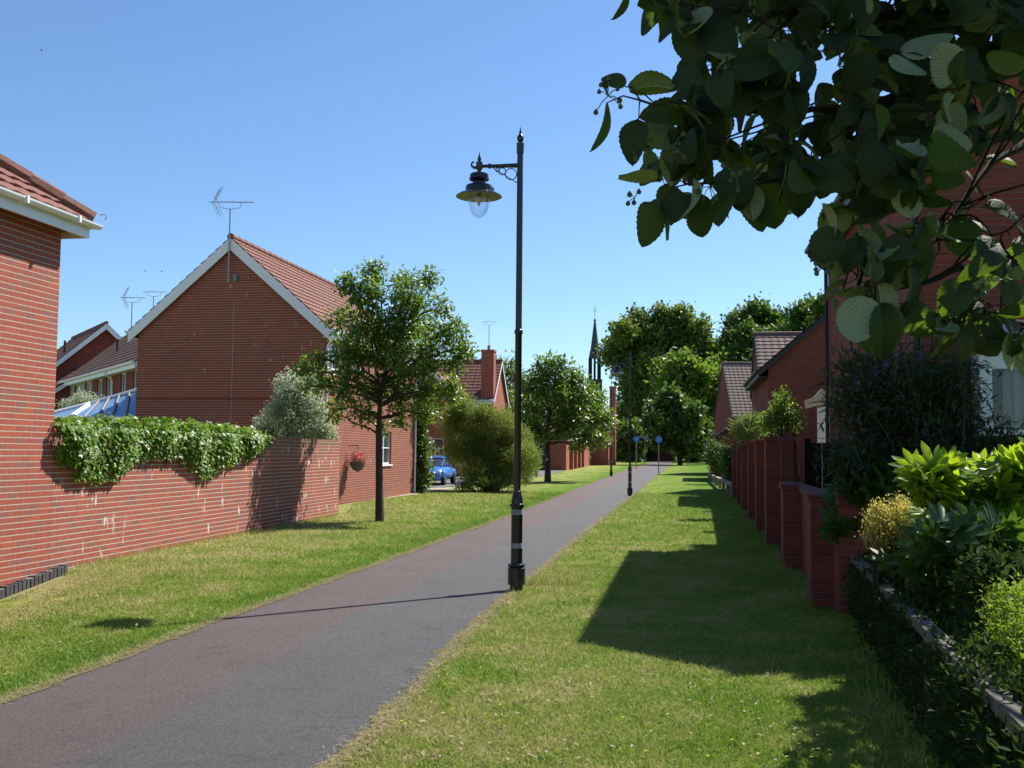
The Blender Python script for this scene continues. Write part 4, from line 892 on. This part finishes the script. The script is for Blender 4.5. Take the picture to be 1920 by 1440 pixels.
# ------------------------------------------------------------------ right side planting
# dark shrub mass (buddleia) in front of the near right house
M_bud = mat_leaf('leaf_buddleia', (.028, .05, .018), (.05, .075, .03), (.08, .12, .03), .6, .25)
bl = plobes(10.9, [(1600,700,34),(1640,690,34),(1690,690,36),(1740,690,36),(1790,705,36),(1600,760,40),(1650,760,44),(1700,760,44),(1750,760,46),(1800,770,44),(1620,820,40),(1680,830,44),(1740,830,44),(1800,840,40),(1850,845,40),(1900,850,40),(1590,860,34),(1650,890,44)], .35, 8)
bud = shrub('buddleia', 'dark buddleia bush with a few purple flowers against the near right house', (4.3, 10.9, 0), bl, 1500, 7, .13, .09, M_bud, T_LANCE, 1.0, shell=.55, seed=15, droop=.2, out=.9)
M_purp = mat_leaf('petal_purple', (.09, .06, .18), (.14, .09, .26), (.3, .2, .5), .6, .2)
for x_, y_ in ((1682, 664), (1727, 672), (1642, 695), (1608, 722), (1660, 685), (1735, 815)):
    q = at(x_, y_, 10.4)-Vector((4.3, 10.9, 0)); P = np.array(q)+nr.normal(size=(26, 3))*np.array([.015, .015, .045]); leaves('blossoms', P, unit(26), unit(26), .017, T_QUAD, M_purp, bud)
shrub('garden_shrub', 'fresh green bush growing above the tall end of the shaded right wall', (5.1, 19.6, 0), plobes(19.4, [(1465,762,14),(1455,785,18),(1480,785,14),(1440,795,12),(1468,745,8),(1490,790,10)], .2, 9), 300, 8, .07, .07, M_lfl, seed=16)
shrub('ornamental_grass', 'wispy pale grass spilling over the top of the buttressed wall', (6.6, 26.6, 0), plobes(26.5, [(1402,805,12),(1415,808,12),(1395,815,10),(1425,812,10)], .2, 9), 120, 8, .38, .08, mat_leaf('blade_pale', (.2, .27, .07), (.3, .35, .12), (.3, .4, .1), .6, .3), T_LANCE, .3, up=.8, cat='plant', seed=17)
for k, (x_, y_, Y_, lb) in enumerate(((1345, 852, 52, 'round dark bush by the far end of the pale knee rail'), (1372, 862, 46, 'dark bush beside the last buttress of the right wall'))):
    p = at(x_, 900, Y_); shrub('dark_bush', lb, (p.x, Y_, gz(Y_)), plobes(Y_, [(x_-8, y_-8, 14), (x_+8, y_-6, 15), (x_, y_+14, 20), (x_+10, y_+20, 16)], .4, k), 420, 8, .12, .12, M_lfb2, seed=18+k)
# hedge under and behind the knee rail, golden privet, box top
def hedge(label, P, Q, h, w, n, leaf, matl, name='hedge', top_only=False, lo=0.0, tmpl=T_OVAL):
    P, Q = Vector(P), Vector(Q); d = Q-P; L = d.length; o = thing(name, label, 'hedge', P, -math.atan2(d.x, d.y))
    y = nr.random(n)*L; side = nr.random(n); zz_ = lo+nr.random(n)*(h-lo); x = np.where(nr.random(n) < .5, -w/2, w/2)*(1+.10*np.sin(y*5+zz_*4))
    topm = nr.random(n) < .42; x = np.where(topm, (nr.random(n)-.5)*w, x); zz_ = np.where(topm, h+.04*np.sin(y*3.1)+.03*np.sin(x*9+y*7), zz_)
    P_ = np.stack([x, y, zz_], 1)+nr.normal(size=(n, 3))*.03; Uo = np.stack([np.where(topm, 0, np.sign(x)), np.zeros(n), np.where(topm, 1.0, .15)], 1)
    a, b, c = cluster(P_, Uo, 5, .035, up=.25); leaves('foliage', a, b, c, leaf*nr.uniform(.6, 1.3, len(a)), tmpl, matl, o)
    g = MB(); rs = random.Random(5)
    for k in range(int(L*5)): yy = rs.uniform(0, L); g.tube([(0, yy, -.05), (rs.uniform(-.1, .1), yy, h*.5), (rs.uniform(-w/2, w/2)*.8, yy+rs.uniform(-.1, .1), h*.92)], [.012, .009, .004], 4)
    g.build('stem', M_bark, o); return o
M_hdk = mat_leaf('leaf_hedge_dark', (.022, .042, .010), (.045, .07, .016), (.07, .13, .02), .75, .25, .12)
M_box = mat_leaf('leaf_box', (.13, .20, .015), (.21, .28, .025), (.35, .5, .03), .65, .35, .2)
M_gold = mat_leaf('leaf_golden', (.42, .36, .09), (.58, .46, .14), (.62, .55, .12), .5, .45, clump=6)
hedge('dark leafy hedge growing under and behind the grey knee rail', (1.72, 2.6, 0), (3.62, 10.7, 0), .52, .24, 5200, .05, M_hdk)
hedge('taller dark bush line between the knee rail and the glossy fatsia', (2.98, 6.2, 0), (3.75, 9.2, 0), .85, .44, 2600, .06, M_hdk)
hedge('bright yellow green clipped box hedge at the right edge', (2.30, 3.2, 0), (3.0, 5.9, 0), .80, .56, 5600, .032, M_box, lo=.1)
p = at(1685, 1000, 8.4); shrub('golden_privet', 'golden yellow privet bush behind the knee rail, below the large glossy leaves', (p.x, 8.4, 0), plobes(8.3, [(1650,980,26),(1690,970,28),(1725,980,24),(1670,1005,28),(1710,1010,26),(1640,1010,20),(1735,1015,20),(1690,945,14),(1650,955,12)], .15, 3), 900, 9, .022, .03, M_gold, up=.8, seed=19)
p = at(1885, 960, 8.2); shrub('golden_privet', 'golden privet sprigs at the right edge under the glossy leaves', (p.x, 8.2, 0), plobes(8.2, [(1885,965,18),(1915,960,20),(1935,970,20)], .1, 3), 300, 9, .022, .03, M_gold, up=.8, seed=20)
# fatsia: big palmate leaves
def palm_template(nl=7):
    vs = [(0, 0, 0)]; ring = []
    for k in range(nl):
        a = R(-112+224*k/(nl-1)); L = 1.0-.34*abs(k-(nl-1)/2)/((nl-1)/2); h_ = R(112/(nl-1))
        for da, f in ((-h_, .42), (-h_*.86, .60), (-h_*.66, .78), (-h_*.34, .92), (0, 1.08), (h_*.34, .92), (h_*.66, .78), (h_*.86, .60)):
            r_ = f*L; vs.append((r_*math.cos(a+da), r_*math.sin(a+da), .05-.22*r_*r_+(.035 if abs(da) < .02 else -.03 if f < .5 else 0))); ring.append(len(vs)-1)
    return np.array(vs), [(0, ring[i], ring[i+1]) for i in range(len(ring)-1)]
T_PALM = palm_template()
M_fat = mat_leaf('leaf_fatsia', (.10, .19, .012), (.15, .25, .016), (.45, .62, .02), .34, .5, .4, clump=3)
M_fat_shade = mat_leaf('leaf_fatsia_shaded', (.035, .08, .012), (.06, .115, .016), (.14, .26, .02), .35, .3, .35)  # shaded copy of the fatsia leaf, the shade is in its colour
def fatsia(label, Y, circ, n, size, matl, seed, base):
    o = thing('fatsia_bush', label, 'shrub', base, 0); P, U_ = in_lobes([(np.array(c-Vector(base)), np.array(r)) for c, r in plobes(Y, circ, .25, seed)], n, .45)
    D = U_*np.array([1, 1, .4])+nr.normal(size=(n, 3))*.35+np.array([-.2, -.2, .35]); N = nr.normal(size=(n, 3))*.3+np.array([-.1, -.75, .8])
    leaves('foliage', P, D, N, size*nr.uniform(.7, 1.2, n), T_PALM, matl, o)
    g = MB(); rs = random.Random(seed)
    for i in range(n):
        q = Vector(P[i]); c = Vector((q.x*.45, q.y*.45, max(.0, q.z-.35))); g.tube([c, (c+q)/2+Vector((0, 0, .03)), q], .005, 4)
    for k in range(9): c = Vector((rs.uniform(-.4, .4), rs.uniform(-.3, .3), 0)); g.tube([(c.x*.5, c.y*.5, -.05), (c.x, c.y, .6), (c.x*1.3, c.y*1.3, 1.15)], [.02, .016, .01], 5)
    g.build('stem', mat_plain('green_stem', (.12, .16, .04), .6, .3), o); return o
fb = at(1820, 960, 8.0); fatsia('large bright glossy fatsia with hand shaped leaves in the sun, right edge', 7.9, [(1730,895,26),(1770,880,30),(1820,890,36),(1870,890,36),(1915,895,40),(1950,900,40),(1760,930,34),(1815,940,36),(1875,945,36),(1920,950,36),(1740,960,18),(1960,870,30)], 300, .185, M_fat, 31, (fb.x, 8.0, 0))
fatsia('lower shaded fatsia leaves drooping behind the knee rail, under the bright one', 7.3, [(1760,1010,36),(1810,1010,40),(1860,1010,40),(1910,1030,40),(1740,1050,30),(1790,1060,30),(1840,1060,26),(1900,1070,30),(1690,1060,22)], 170, .17, M_fat_shade, 32, (3.3, 7.4, 0))
fatsia('dark shaded fatsia spilling over the low brick wall', 10.6, [(1600,900,30),(1640,890,34),(1600,940,36),(1650,930,40),(1580,985,28),(1620,990,30),(1690,890,30),(1700,940,30)], 190, .18, M_fat_shade, 33, (3.95, 10.7, 0))

# ------------------------------------------------------------------ whitebeam branches hanging in from the top right
t = NT('leaf_whitebeam'); ge = t.n('NewGeometry'); r_ = ge.outputs['Random Per Island']; uv = t.n('UVMap').outputs[0]; sp = t.n('SeparateXYZ'); t.l(uv, sp.inputs[0])
ay = t.math('ABSOLUTE', sp.outputs[1]); vein = t.math('SINE', t.math('MULTIPLY', t.math('SUBTRACT', sp.outputs[0], t.math('MULTIPLY', ay, .9)), 62.0))
vein = t.ramp(vein, [(.75, 0.0), (.98, 1.0)]); mid = t.ramp(ay, [(.0, 1.0), (.022, 0.0)]); vv = t.math('MAXIMUM', vein, mid)
topc = t.mix(r_, (.012, .020, .015), (.026, .042, .018)); topc = t.mix(t.math('MULTIPLY', vv, .35), topc, (.06, .09, .04))
undc = t.mix(r_, (.15, .17, .09), (.30, .33, .19)); undc = t.mix(t.math('MULTIPLY', vv, .5), undc, (.40, .43, .28))
M_wb = t.finish(t.mix(ge.outputs['Backfacing'], topc, undc), .55, .2, t.math('SUBTRACT', t.noise(60, 3, .6, uv), vv), .0012, transl=t.mix(vv, (.30, .52, .03), (.18, .32, .02)), tfac=.17)
def wb_template(n=19, cur=.16, fold=.035, wd_=.40):
    vs = []; 
    for k in range(n+1):
        x = k/n; w = wd_*math.sin(math.pi*min(1, x**.80))**.62 if 0 < x < 1 else 0
        w *= 1+(.045 if k % 2 else -.03); c = .10*math.sin(x*math.pi)-cur*x*x
        vs += [(x, 0, c), (x, w*.55, c+fold), (x, w, c+fold*.6), (x, -w*.55, c+fold), (x, -w, c+fold*.6)]
    fs = []
    for k in range(n):
        a = 5*k; b = a+5; fs += [(a, b, b+1, a+1), (a+1, b+1, b+2, a+2), (a+3, b+3, b, a), (a+4, b+4, b+3, a+3)]
    return np.array(vs), fs
T_WBS = [wb_template(), wb_template(19, .42, .10, .36), wb_template(19, -.05, -.07, .44), wb_template(19, .25, .20, .33)]; T_WB = T_WBS[0]
wbT = Vector((3.5, 4.3, 0)); wb = thing('whitebeam_tree', 'overhanging tree branches with large rounded leaves and small berries, filling the top right', 'tree', wbT, 0)
ins = lambda p: Vector(p)-wbT
g = MB(); fork = Vector((3.3, 4.0, 2.7)); g.tube([ins((3.5, 4.3, -.1)), ins((3.48, 4.25, .9)), ins((3.4, 4.1, 1.9)), ins(fork)], [.13, .11, .1, .09], 12); g.build('trunk', M_barkd, wb, True)
BR = [[(2150,60,2.9),(1900,130,2.6),(1760,175,2.45),(1640,190,2.3),(1480,215,2.2),(1330,205,2.1),(1200,188,2.03)],
      [(2150,230,2.9),(1930,250,2.6),(1850,258,2.5),(1700,330,2.35),(1560,345,2.25),(1420,340,2.15),(1290,345,2.1)],
      [(2200,470,2.6),(1920,490,2.35),(1840,502,2.3),(1760,516,2.25),(1680,540,2.2),(1580,545,2.15)],
      [(2200,-60,2.8),(1900,0,2.6),(1700,30,2.4),(1500,25,2.25),(1330,15,2.1),(1220,5,2.05)],
      [(1960,250,2.55),(1860,300,2.45),(1800,390,2.35),(1735,470,2.25),(1640,590,2.15)],
      [(2200,640,2.5),(1960,625,2.3),(1880,605,2.25),(1810,600,2.2),(1770,615,2.15)],
      [(1900,-260,2.7),(1760,-140,2.55),(1600,-100,2.4),(1400,-90,2.3),(1250,-70,2.2)],
      [(1700,30,2.4),(1720,120,2.42),(1690,200,2.4),(1620,260,2.3),(1540,300,2.2)]]
g = MB(); rs = random.Random(12); BP = []
for bi, br in enumerate(BR):
    pts = [at(*p) for p in br]
    if bi in (0, 1, 2, 3, 5, 6): pts = [fork, fork.lerp(pts[0], .5)+Vector((0, 0, .1))]+pts; r0 = .03
    else: r0 = .012
    fine = []
    for k in range(len(pts)-1):
        for j in range(4): fine.append(pts[k].lerp(pts[k+1], j/4)+Vector((rs.uniform(-1, 1), rs.uniform(-1, 1), rs.uniform(-1, 1)))*.008)
    fine.append(pts[-1]); n = len(fine); g.tube([ins(p) for p in fine], [max(.0025, r0*(1-k/n)**1.25) for k in range(n)], 7); BP += fine[(8 if r0 > .02 else 0):]
def inpoly(x, y, P):
    c = False; j = len(P)-1
    for i in range(len(P)):
        if (P[i][1] > y) != (P[j][1] > y) and x < (P[j][0]-P[i][0])*(y-P[i][1])/(P[j][1]-P[i][1])+P[i][0]: c = not c
        j = i
    return c
dense = [(1180,-200),(1215,-40),(1235,15),(1300,60),(1320,110),(1350,140),(1320,185),(1200,170),(1175,205),(1215,240),(1235,300),(1240,365),(1290,350),(1330,330),(1400,350),(1430,370),(1500,360),(1560,390),(1640,370),(1720,330),(1850,300),(2080,330),(2080,-200)]
sparse = [(1530,390),(1570,480),(1600,560),(1640,600),(1700,520),(1790,430),(1900,440),(2050,400),(2050,300),(1700,320)]
low = [(1790,520),(1850,500),(1990,520),(1990,610),(1880,600),(1800,590)]
LFP, LFD, LFN, LFS = [], [], [], []
def add_leaf(p, size=None, d=None):
    near = min(BP, key=lambda q: (q-p).length_squared); v = p-near
    d = d or Vector((rs.gauss(-.25, .5), rs.gauss(-.1, .5), rs.gauss(-.75, .35)))
    s = size or rs.uniform(.055, .105); d.normalize()
    LFP.append(ins(p-d*s*.5)); LFD.append(d); LFN.append(Vector((rs.gauss(0, .6), rs.gauss(-.55, .75), rs.gauss(.35, .6)))); LFS.append(s)
    if v.length < .10: m_ = near.lerp(p-d*s*.5, .5)+Vector((0, 0, .012)); g.tube([ins(near), ins(m_), ins(p-d*s*.5)], [.0022, .0017, .0012], 4, cap=False)
def twig(p, n):
    near = min(BP, key=lambda q: (q-p).length_squared); v = p-near; side = Vector((rs.gauss(0, 1), rs.gauss(0, 1), rs.gauss(.5, 1))).normalized()*min(.12, v.length*.25)
    pts = [near+v*f+side*math.sin(f*math.pi)+Vector((0, 0, -.03*f*f)) for f in (0, .25, .5, .75, 1)]; g.tube([ins(q) for q in pts], [.0032, .0027, .0023, .0019, .0014], 5, cap=False)
    for k in range(n):
        b = pts[rs.choice((2, 3, 4, 4, 4))]; s = rs.uniform(.06, .105); d = Vector((rs.gauss(-.15, .6), rs.gauss(-.1, .6), rs.gauss(-.55, .5))).normalized(); st = b+d*rs.uniform(.01, .03)
        g.tube([ins(b), ins(st)], [.0013, .0011], 4, cap=False); LFP.append(ins(st)); LFD.append(d); LFN.append(Vector((rs.gauss(0, .6), rs.gauss(-.55, .75), rs.gauss(.35, .6)))); LFS.append(s)
for poly, n, y0, y1 in ((dense, 190, -190, 370), (sparse, 22, 300, 580), (low, 6, 500, 600)):
    k = 0
    while k < n:
        x, y = rs.uniform(1170, 2080), rs.uniform(y0, y1)
        if inpoly(x, y-25, poly): twig(at(x, y-15, rs.uniform(1.98, 2.8) if poly is dense else rs.uniform(2.05, 2.4)), rs.choice((4, 5, 5, 6)) if poly is dense else 4); k += 1
for x, y, Y_, ang, s in ((1226,165,2.05,10,.098),(1150,152,2.05,150,.055),(1128,240,2.05,-100,.10),(1188,262,2.05,-105,.085),(1240,30,2.05,-60,.07),(1170,5,2.1,-90,.07),(1215,420,2.1,-95,.095),(1245,415,2.12,-80,.08),(1262,385,2.12,-85,.08),(1300,372,2.1,-85,.08),
        (1300,85,2.1,-75,.085),(1350,70,2.15,-70,.10),(1290,215,2.1,-30,.09),(1330,240,2.15,-60,.10),(1375,345,2.1,170,.09),(1440,385,2.2,-75,.11),(1415,400,2.2,-60,.085),(1555,420,2.1,-70,.09),(1580,330,2.1,-50,.1),(1650,575,2.1,-80,.10),(1700,545,2.1,-85,.105),(1610,600,2.05,-100,.11),(1655,620,2.05,-80,.115),(1600,480,2.1,-120,.08),
        (1625,470,2.1,-60,.09),(1550,465,2.1,-95,.09),(1720,600,2.1,-50,.09),(1700,490,2.2,-100,.1),(1760,430,2.2,-70,.09),(1810,430,2.2,-60,.09),(1765,630,2.15,-100,.105),(1790,560,2.1,-120,.09),(1835,540,2.1,30,.09),(1810,650,2.1,-80,.06),(1845,630,2.15,-60,.10),(1870,500,2.2,40,.08),(1900,560,2.2,-60,.09),(1880,640,2.15,0,.07),(1740,520,2.2,-75,.08)):
    a = R(ang); add_leaf(at(x, y, Y_), s, Vector((math.cos(a), rs.uniform(-.25, .25), math.sin(a))))
# crown above, out of the picture, shading the leaves below
for k in range(2700):
    Y_ = rs.uniform(2.0, 4.6); x_ = rs.uniform(.5, 3.5); z = 1.75+.47*Y_+rs.uniform(0, 1.2); bx, by = x_-sd.x*(z-1.9)/sd.z, Y_-sd.y*(z-1.9)/sd.z
    if abs(bx-1.0) < .13 and abs(by-2.2) < .28 and rs.random() < .93: continue
    LFP.append(ins((x_, Y_, z))); LFD.append(Vector((rs.gauss(0, .6), rs.gauss(0, .6), -.3))); LFN.append(Vector((rs.gauss(0, .4), rs.gauss(0, .4), 1))); LFS.append(rs.uniform(.10, .14))
DAP = ((3.78, 7.1, 3.45), (4.35, 7.9, 3.7), (4.05, 7.35, 3.55), (4.5, 8.3, 3.8), (4.65, 8.6, 3.85))  # unseen boughs added beyond the right edge to shade and dapple the lawn
for k in range(460):
    c_ = DAP[k % 5]; p_ = Vector((c_[0]+rs.gauss(0, .2), c_[1]+rs.gauss(0, .25), c_[2]+rs.gauss(0, .15)))
    if p_.x/p_.y < .515: continue
    LFP.append(ins(p_)); LFD.append(Vector((rs.gauss(0, .6), rs.gauss(0, .6), -.3))); LFN.append(Vector((rs.gauss(0, .4), rs.gauss(0, .4), 1))); LFS.append(rs.uniform(.09, .13))
for c_ in DAP: limbs(g, ins(fork), ins(c_), .03, .006, rs, .04, 5, 6)
for k in range(14):
    e = Vector((rs.uniform(.8, 4.0), rs.uniform(2.6, 5.0), 0)); e.z = 1.9+.47*e.y+rs.uniform(.2, .9); limbs(g, ins(fork), ins(e), .03, .006, rs, .08, 5, 6)
g.build('branches', M_barkd, wb, True)
keep = []
for q in LFP:
    w_ = q+wbT; bx, by = w_.x-sd.x*(w_.z-1.9)/sd.z, w_.y-sd.y*(w_.z-1.9)/sd.z
    inf_ = not (w_.x/w_.y > .505 or w_.z > 1.62+.445*w_.y)
    keep.append(not (w_.z > 2.0 and rs.random() < (.8 if inf_ else 1) and abs(bx-.99) < .22 and abs(by-2.17) < .34 and rs.random() < .92))
LFP, LFD, LFN, LFS = [[a_ for a_, k_ in zip(L_, keep) if k_] for L_ in (LFP, LFD, LFN, LFS)]
allv = [np.array(a_) for a_ in (LFP, LFD, LFN, LFS)]; kind_ = nr.integers(0, 4, len(LFP)); parts_ = []
for q_ in range(4):
    m_ = kind_ == q_; lv = leaves('crown', allv[0][m_], allv[1][m_], allv[2][m_], allv[3][m_], T_WBS[q_], M_wb, wb); tv_ = T_WBS[q_][0]
    um = lv.data.uv_layers.new(name='UVMap'); vi = np.zeros(len(lv.data.loops), np.int32); lv.data.loops.foreach_get('vertex_index', vi); um.data.foreach_set('uv', tv_[vi % len(tv_)][:, :2].astype(np.float32).ravel()); parts_.append(lv)
bm = bmesh.new()
for lv in parts_: bm.from_mesh(lv.data)
bm.to_mesh(parts_[0].data); bm.free()
for lv in parts_[1:]: bpy.data.objects.remove(lv)
M_berry = mat_plain('unripe_berry', (.07, .085, .04), .4, .4); M_stk = mat_plain('berry_stalk', (.10, .12, .05), .6, .3)
def berries(x, y, Y_, n, sp=34):
    c = at(x, y, Y_); g = MB()
    for k in range(n):
        q = at(x+rs.uniform(-sp, sp), y+rs.uniform(-sp, sp), Y_+rs.uniform(-.03, .03)); r_ = rs.uniform(.0045, .006)
        g.tube([ins(c), ins((c+q)/2+Vector((0, 0, .004))), ins(q)], .0011, 4, 1)
        g.lathe([(.0002, -r_), (r_*.7, -r_*.7), (r_, 0), (r_*.7, r_*.7), (r_*.25, r_*.98), (r_*.35, r_*1.25)], 9, tuple(ins(q)))
    g.build('berry_cluster', [M_berry, M_stk], wb, True)
for b_ in ((1140, 180, 2.04, 9), (1200, 278, 2.08, 6, 22), (1262, 275, 2.08, 6, 24), (1190, 372, 2.1, 4, 14), (1330, 350, 2.1, 5), (1310, 148, 2.1, 3, 12), (1380, 330, 2.05, 7, 26), (1460, 165, 2.1, 7, 26), (1525, 100, 2.1, 7, 26), (1548, 500, 2.05, 8, 22), (1560, 560, 2.05, 6, 18), (1760, 605, 2.1, 5, 16), (1835, 555, 2.1, 6, 20), (1770, 635, 2.1, 4, 14)): berries(*b_)

# ------------------------------------------------------------------ grass blades on the lawns
def blades():
    Ps, H, S = [], [], []
    wx = lambda y: WO.x+.136*(y-WO.y)
    rx = lambda y: np.where(y < 10.7, 1.42+.2286*(y-1.6), 3.43+.1817*(y-11.1)-.24)
    for y0, y1, dens, h in ((2.6, 4.7, 2600, .04), (4.7, 7, 7400, .028), (7, 10, 4600, .031), (10, 15, 2300, .036), (15, 24, 750, .045), (24, 42, 230, .06)):
        n = int((y1-y0)*(rx((y0+y1)/2)+7.6)*dens*1.02); y = y0+nr.random(n)*(y1-y0); lx = wx(y)+.02
        lx = np.where(y < WO.y, np.maximum(C1.x-.18*(C1.y-y)+.22, -.85*y-1), lx); lx = np.where(y > 26, -.12*y-1.0, lx); hx = rx(y)
        x = lx+nr.random(n)*(hx-lx); a, b = pl(y), pr(y)
        wv = .10*np.sin(y*2.1)*np.sin(y*5.3+1)+.06*np.sin(y*17)
        ok = (x < a-.01+wv*.7) | (x > b+.02+wv*.8); x, y = x[ok], y[ok]; dp = np.minimum(np.abs(x-pl(y)), np.abs(x-pr(y)))
        Ps.append(np.stack([x, y, np.full(len(x), -.002)], 1)); H.append(h*nr.uniform(.5, 1.5, len(x))*(1+.5*(nr.random(len(x)) > .985)))
        S.append(np.clip(1.15-dp/.16, 0, 1)*nr.uniform(.5, 1.1, len(x)))
    P = np.concatenate(Ps); H = np.concatenate(H); S = np.concatenate(S); P[:, 2] += np.where(P[:, 1] > 40, .008*(P[:, 1]-40), 0)+dip(P[:, 0], P[:, 1]); n = len(P)
    D = nr.normal(size=(n, 3))*np.array([.75, .75, 0])+np.array([0, 0, .75]); tm = (np.array([(0, -.055, 0), (0, .055, 0), (.6, .05, -.06), (1, 0, -.22), (.6, -.05, -.06)]), [(0, 1, 2, 4), (4, 2, 3)])
    w = np.clip(.9+.012*P[:, 1], 1, 3)
    return leaves('grass', P, D, unit(n), H, tm, M_blade, None, 1.35, ('straw', S))
tag(blades(), 'short dry and green lawn grass either side of the path', 'grass', kind='stuff')
# dead straw and clippings lying over both edges of the path
Y_ = 4.6+(26-4.6)*nr.random(26000)**1.9; sg = nr.random(len(Y_)) < .5; ex = np.where(sg, pl(Y_), pr(Y_)); dx = nr.normal(size=len(Y_))*.04+np.where(sg, -.02, .02)
wv = .5+.5*np.sin(Y_*3.7)*np.sin(Y_*1.3+2); k_ = nr.random(len(Y_)) < .35+.65*wv; P = np.stack([ex+dx, Y_, .012+.012*nr.random(len(Y_))], 1)[k_]; n = len(P)
tag(leaves('path_edge_straw', P, nr.normal(size=(n, 3))*np.array([1, 1, .18]), unit(n)*.3+np.array([0, 0, 1.0]), nr.uniform(.02, .065, n)*(1+.03*P[:, 1]), (np.array([(0, -.025, 0), (0, .025, 0), (.5, .04, .05), (1, 0, 0), (.5, -.01, .05)]), [(0, 1, 2, 4), (4, 2, 3)]), M_blade, attr=('straw', nr.uniform(.35, 1, n))), 'dead straw and grass clippings lying over the path edges', 'straw', kind='stuff')
# tufts of longer grass along the foot of the walls and the lamp
def tufts(pts, n, h, sp):
    P = np.repeat(np.array(pts), n, 0)+nr.normal(size=(len(pts)*n, 3))*np.array([sp, sp, 0]); m_ = len(P)
    D = nr.normal(size=(m_, 3))*np.array([.4, .4, 0])+np.array([0, 0, 1.0]); return P, D, h*nr.uniform(.4, 1.3, m_)
TP_ = [(G(1010, 1095).x+rs.uniform(-.3, .5), G(1010, 1095).y+rs.uniform(-.15, .15), 0) for _ in range(14)]+[(WO.x+.136*(y-WO.y)+.06, y, 0) for y in np.arange(14.2, 26, .35)]+[(3.43+.1817*(y-11.1)-.32, y, 0) for y in np.arange(11.1, 30, .4)]
TP_ += [tuple(G(272, 1035)), tuple(G(360, 1030)), tuple(G(1435, 1250)), tuple(G(1500, 1222))]+[(1.75+rs.uniform(-.15, .12)+.22*(y-3.4), y, 0) for y in np.arange(5.2, 9, .18)]
P, D, H = tufts(TP_, 42, .10, .09); tag(leaves('tall_grass', P, D, unit(len(P)), H, (np.array([(0, -.035, 0), (0, .035, 0), (.6, .03, -.06), (1, 0, -.25), (.6, -.03, -.06)]), [(0, 1, 2, 4), (4, 2, 3)]), M_blade, attr=('straw', np.zeros(len(P)))), 'longer unmown grass tufts at the foot of the walls and hedge', 'grass', kind='stuff')
# yellow flowers and dead leaves in the lawn
def scatter(px):
    return np.array([tuple(G(*q)) for q in px])
px = [(rs.gauss(850, 90), rs.gauss(1350, 45)) for _ in range(14)]+[(rs.gauss(900, 15), rs.gauss(1185, 12)) for _ in range(14)]+[(rs.gauss(830, 12), rs.gauss(1255, 10)) for _ in range(8)]+[(rs.gauss(110, 10), rs.gauss(1109, 2)) for _ in range(26)]+[(rs.gauss(365, 10), rs.gauss(1028, 3)) for _ in range(30)]
px += [(rs.gauss(1540, 30), rs.gauss(1405, 22)) for _ in range(16)]+[(rs.uniform(0, 400), rs.uniform(1130, 1290)) for _ in range(20)]+[(rs.uniform(740, 830), rs.gauss(955, 6)) for _ in range(60)]+[(rs.uniform(1000, 1500), rs.uniform(1240, 1430)) for _ in range(12)]
P = scatter(px); P = P[(P[:, 0] < pl(P[:, 1])-.1) | (P[:, 0] > pr(P[:, 1])+.05)]; P[:, 2] += .035+dip(P[:, 0], P[:, 1]); P = np.repeat(P, 5, 0); n = len(P); an = np.tile(np.arange(5)*1.2566, n//5); D = np.stack([np.cos(an), np.sin(an), .15+0*an], 1)
M_yel = mat_leaf('petal_yellow', (.75, .55, .02), (.85, .68, .03), (.8, .7, .02), .6, .3)
tag(leaves('yellow_flowers', P, D, np.tile([0, 0, 1.0], (n, 1)), .011, T_OVAL, M_yel, width=1.6), 'small yellow flowers scattered through the lawns', 'flowers', kind='stuff')
P = scatter([(rs.uniform(650, 1500), rs.uniform(1150, 1435)) for _ in range(220)]+[(rs.uniform(0, 500), rs.uniform(1100, 1230)) for _ in range(60)]); P = P[(P[:, 0] < pl(P[:, 1])-.1) | (P[:, 0] > pr(P[:, 1])+.05)]; n = len(P); P[:, 2] += .03+dip(P[:, 0], P[:, 1])
tag(leaves('dead_leaves', P, unit(n)*np.array([1, 1, .2]), unit(n)*.4+np.array([0, 0, 1.0]), nr.uniform(.02, .05, n), T_OVAL, mat_leaf('dead_leaf', (.30, .23, .13), (.45, .38, .26), (.3, .2, .1), .8, .1)), 'scattered dead leaves and straw on the grass', 'leaves', kind='stuff')
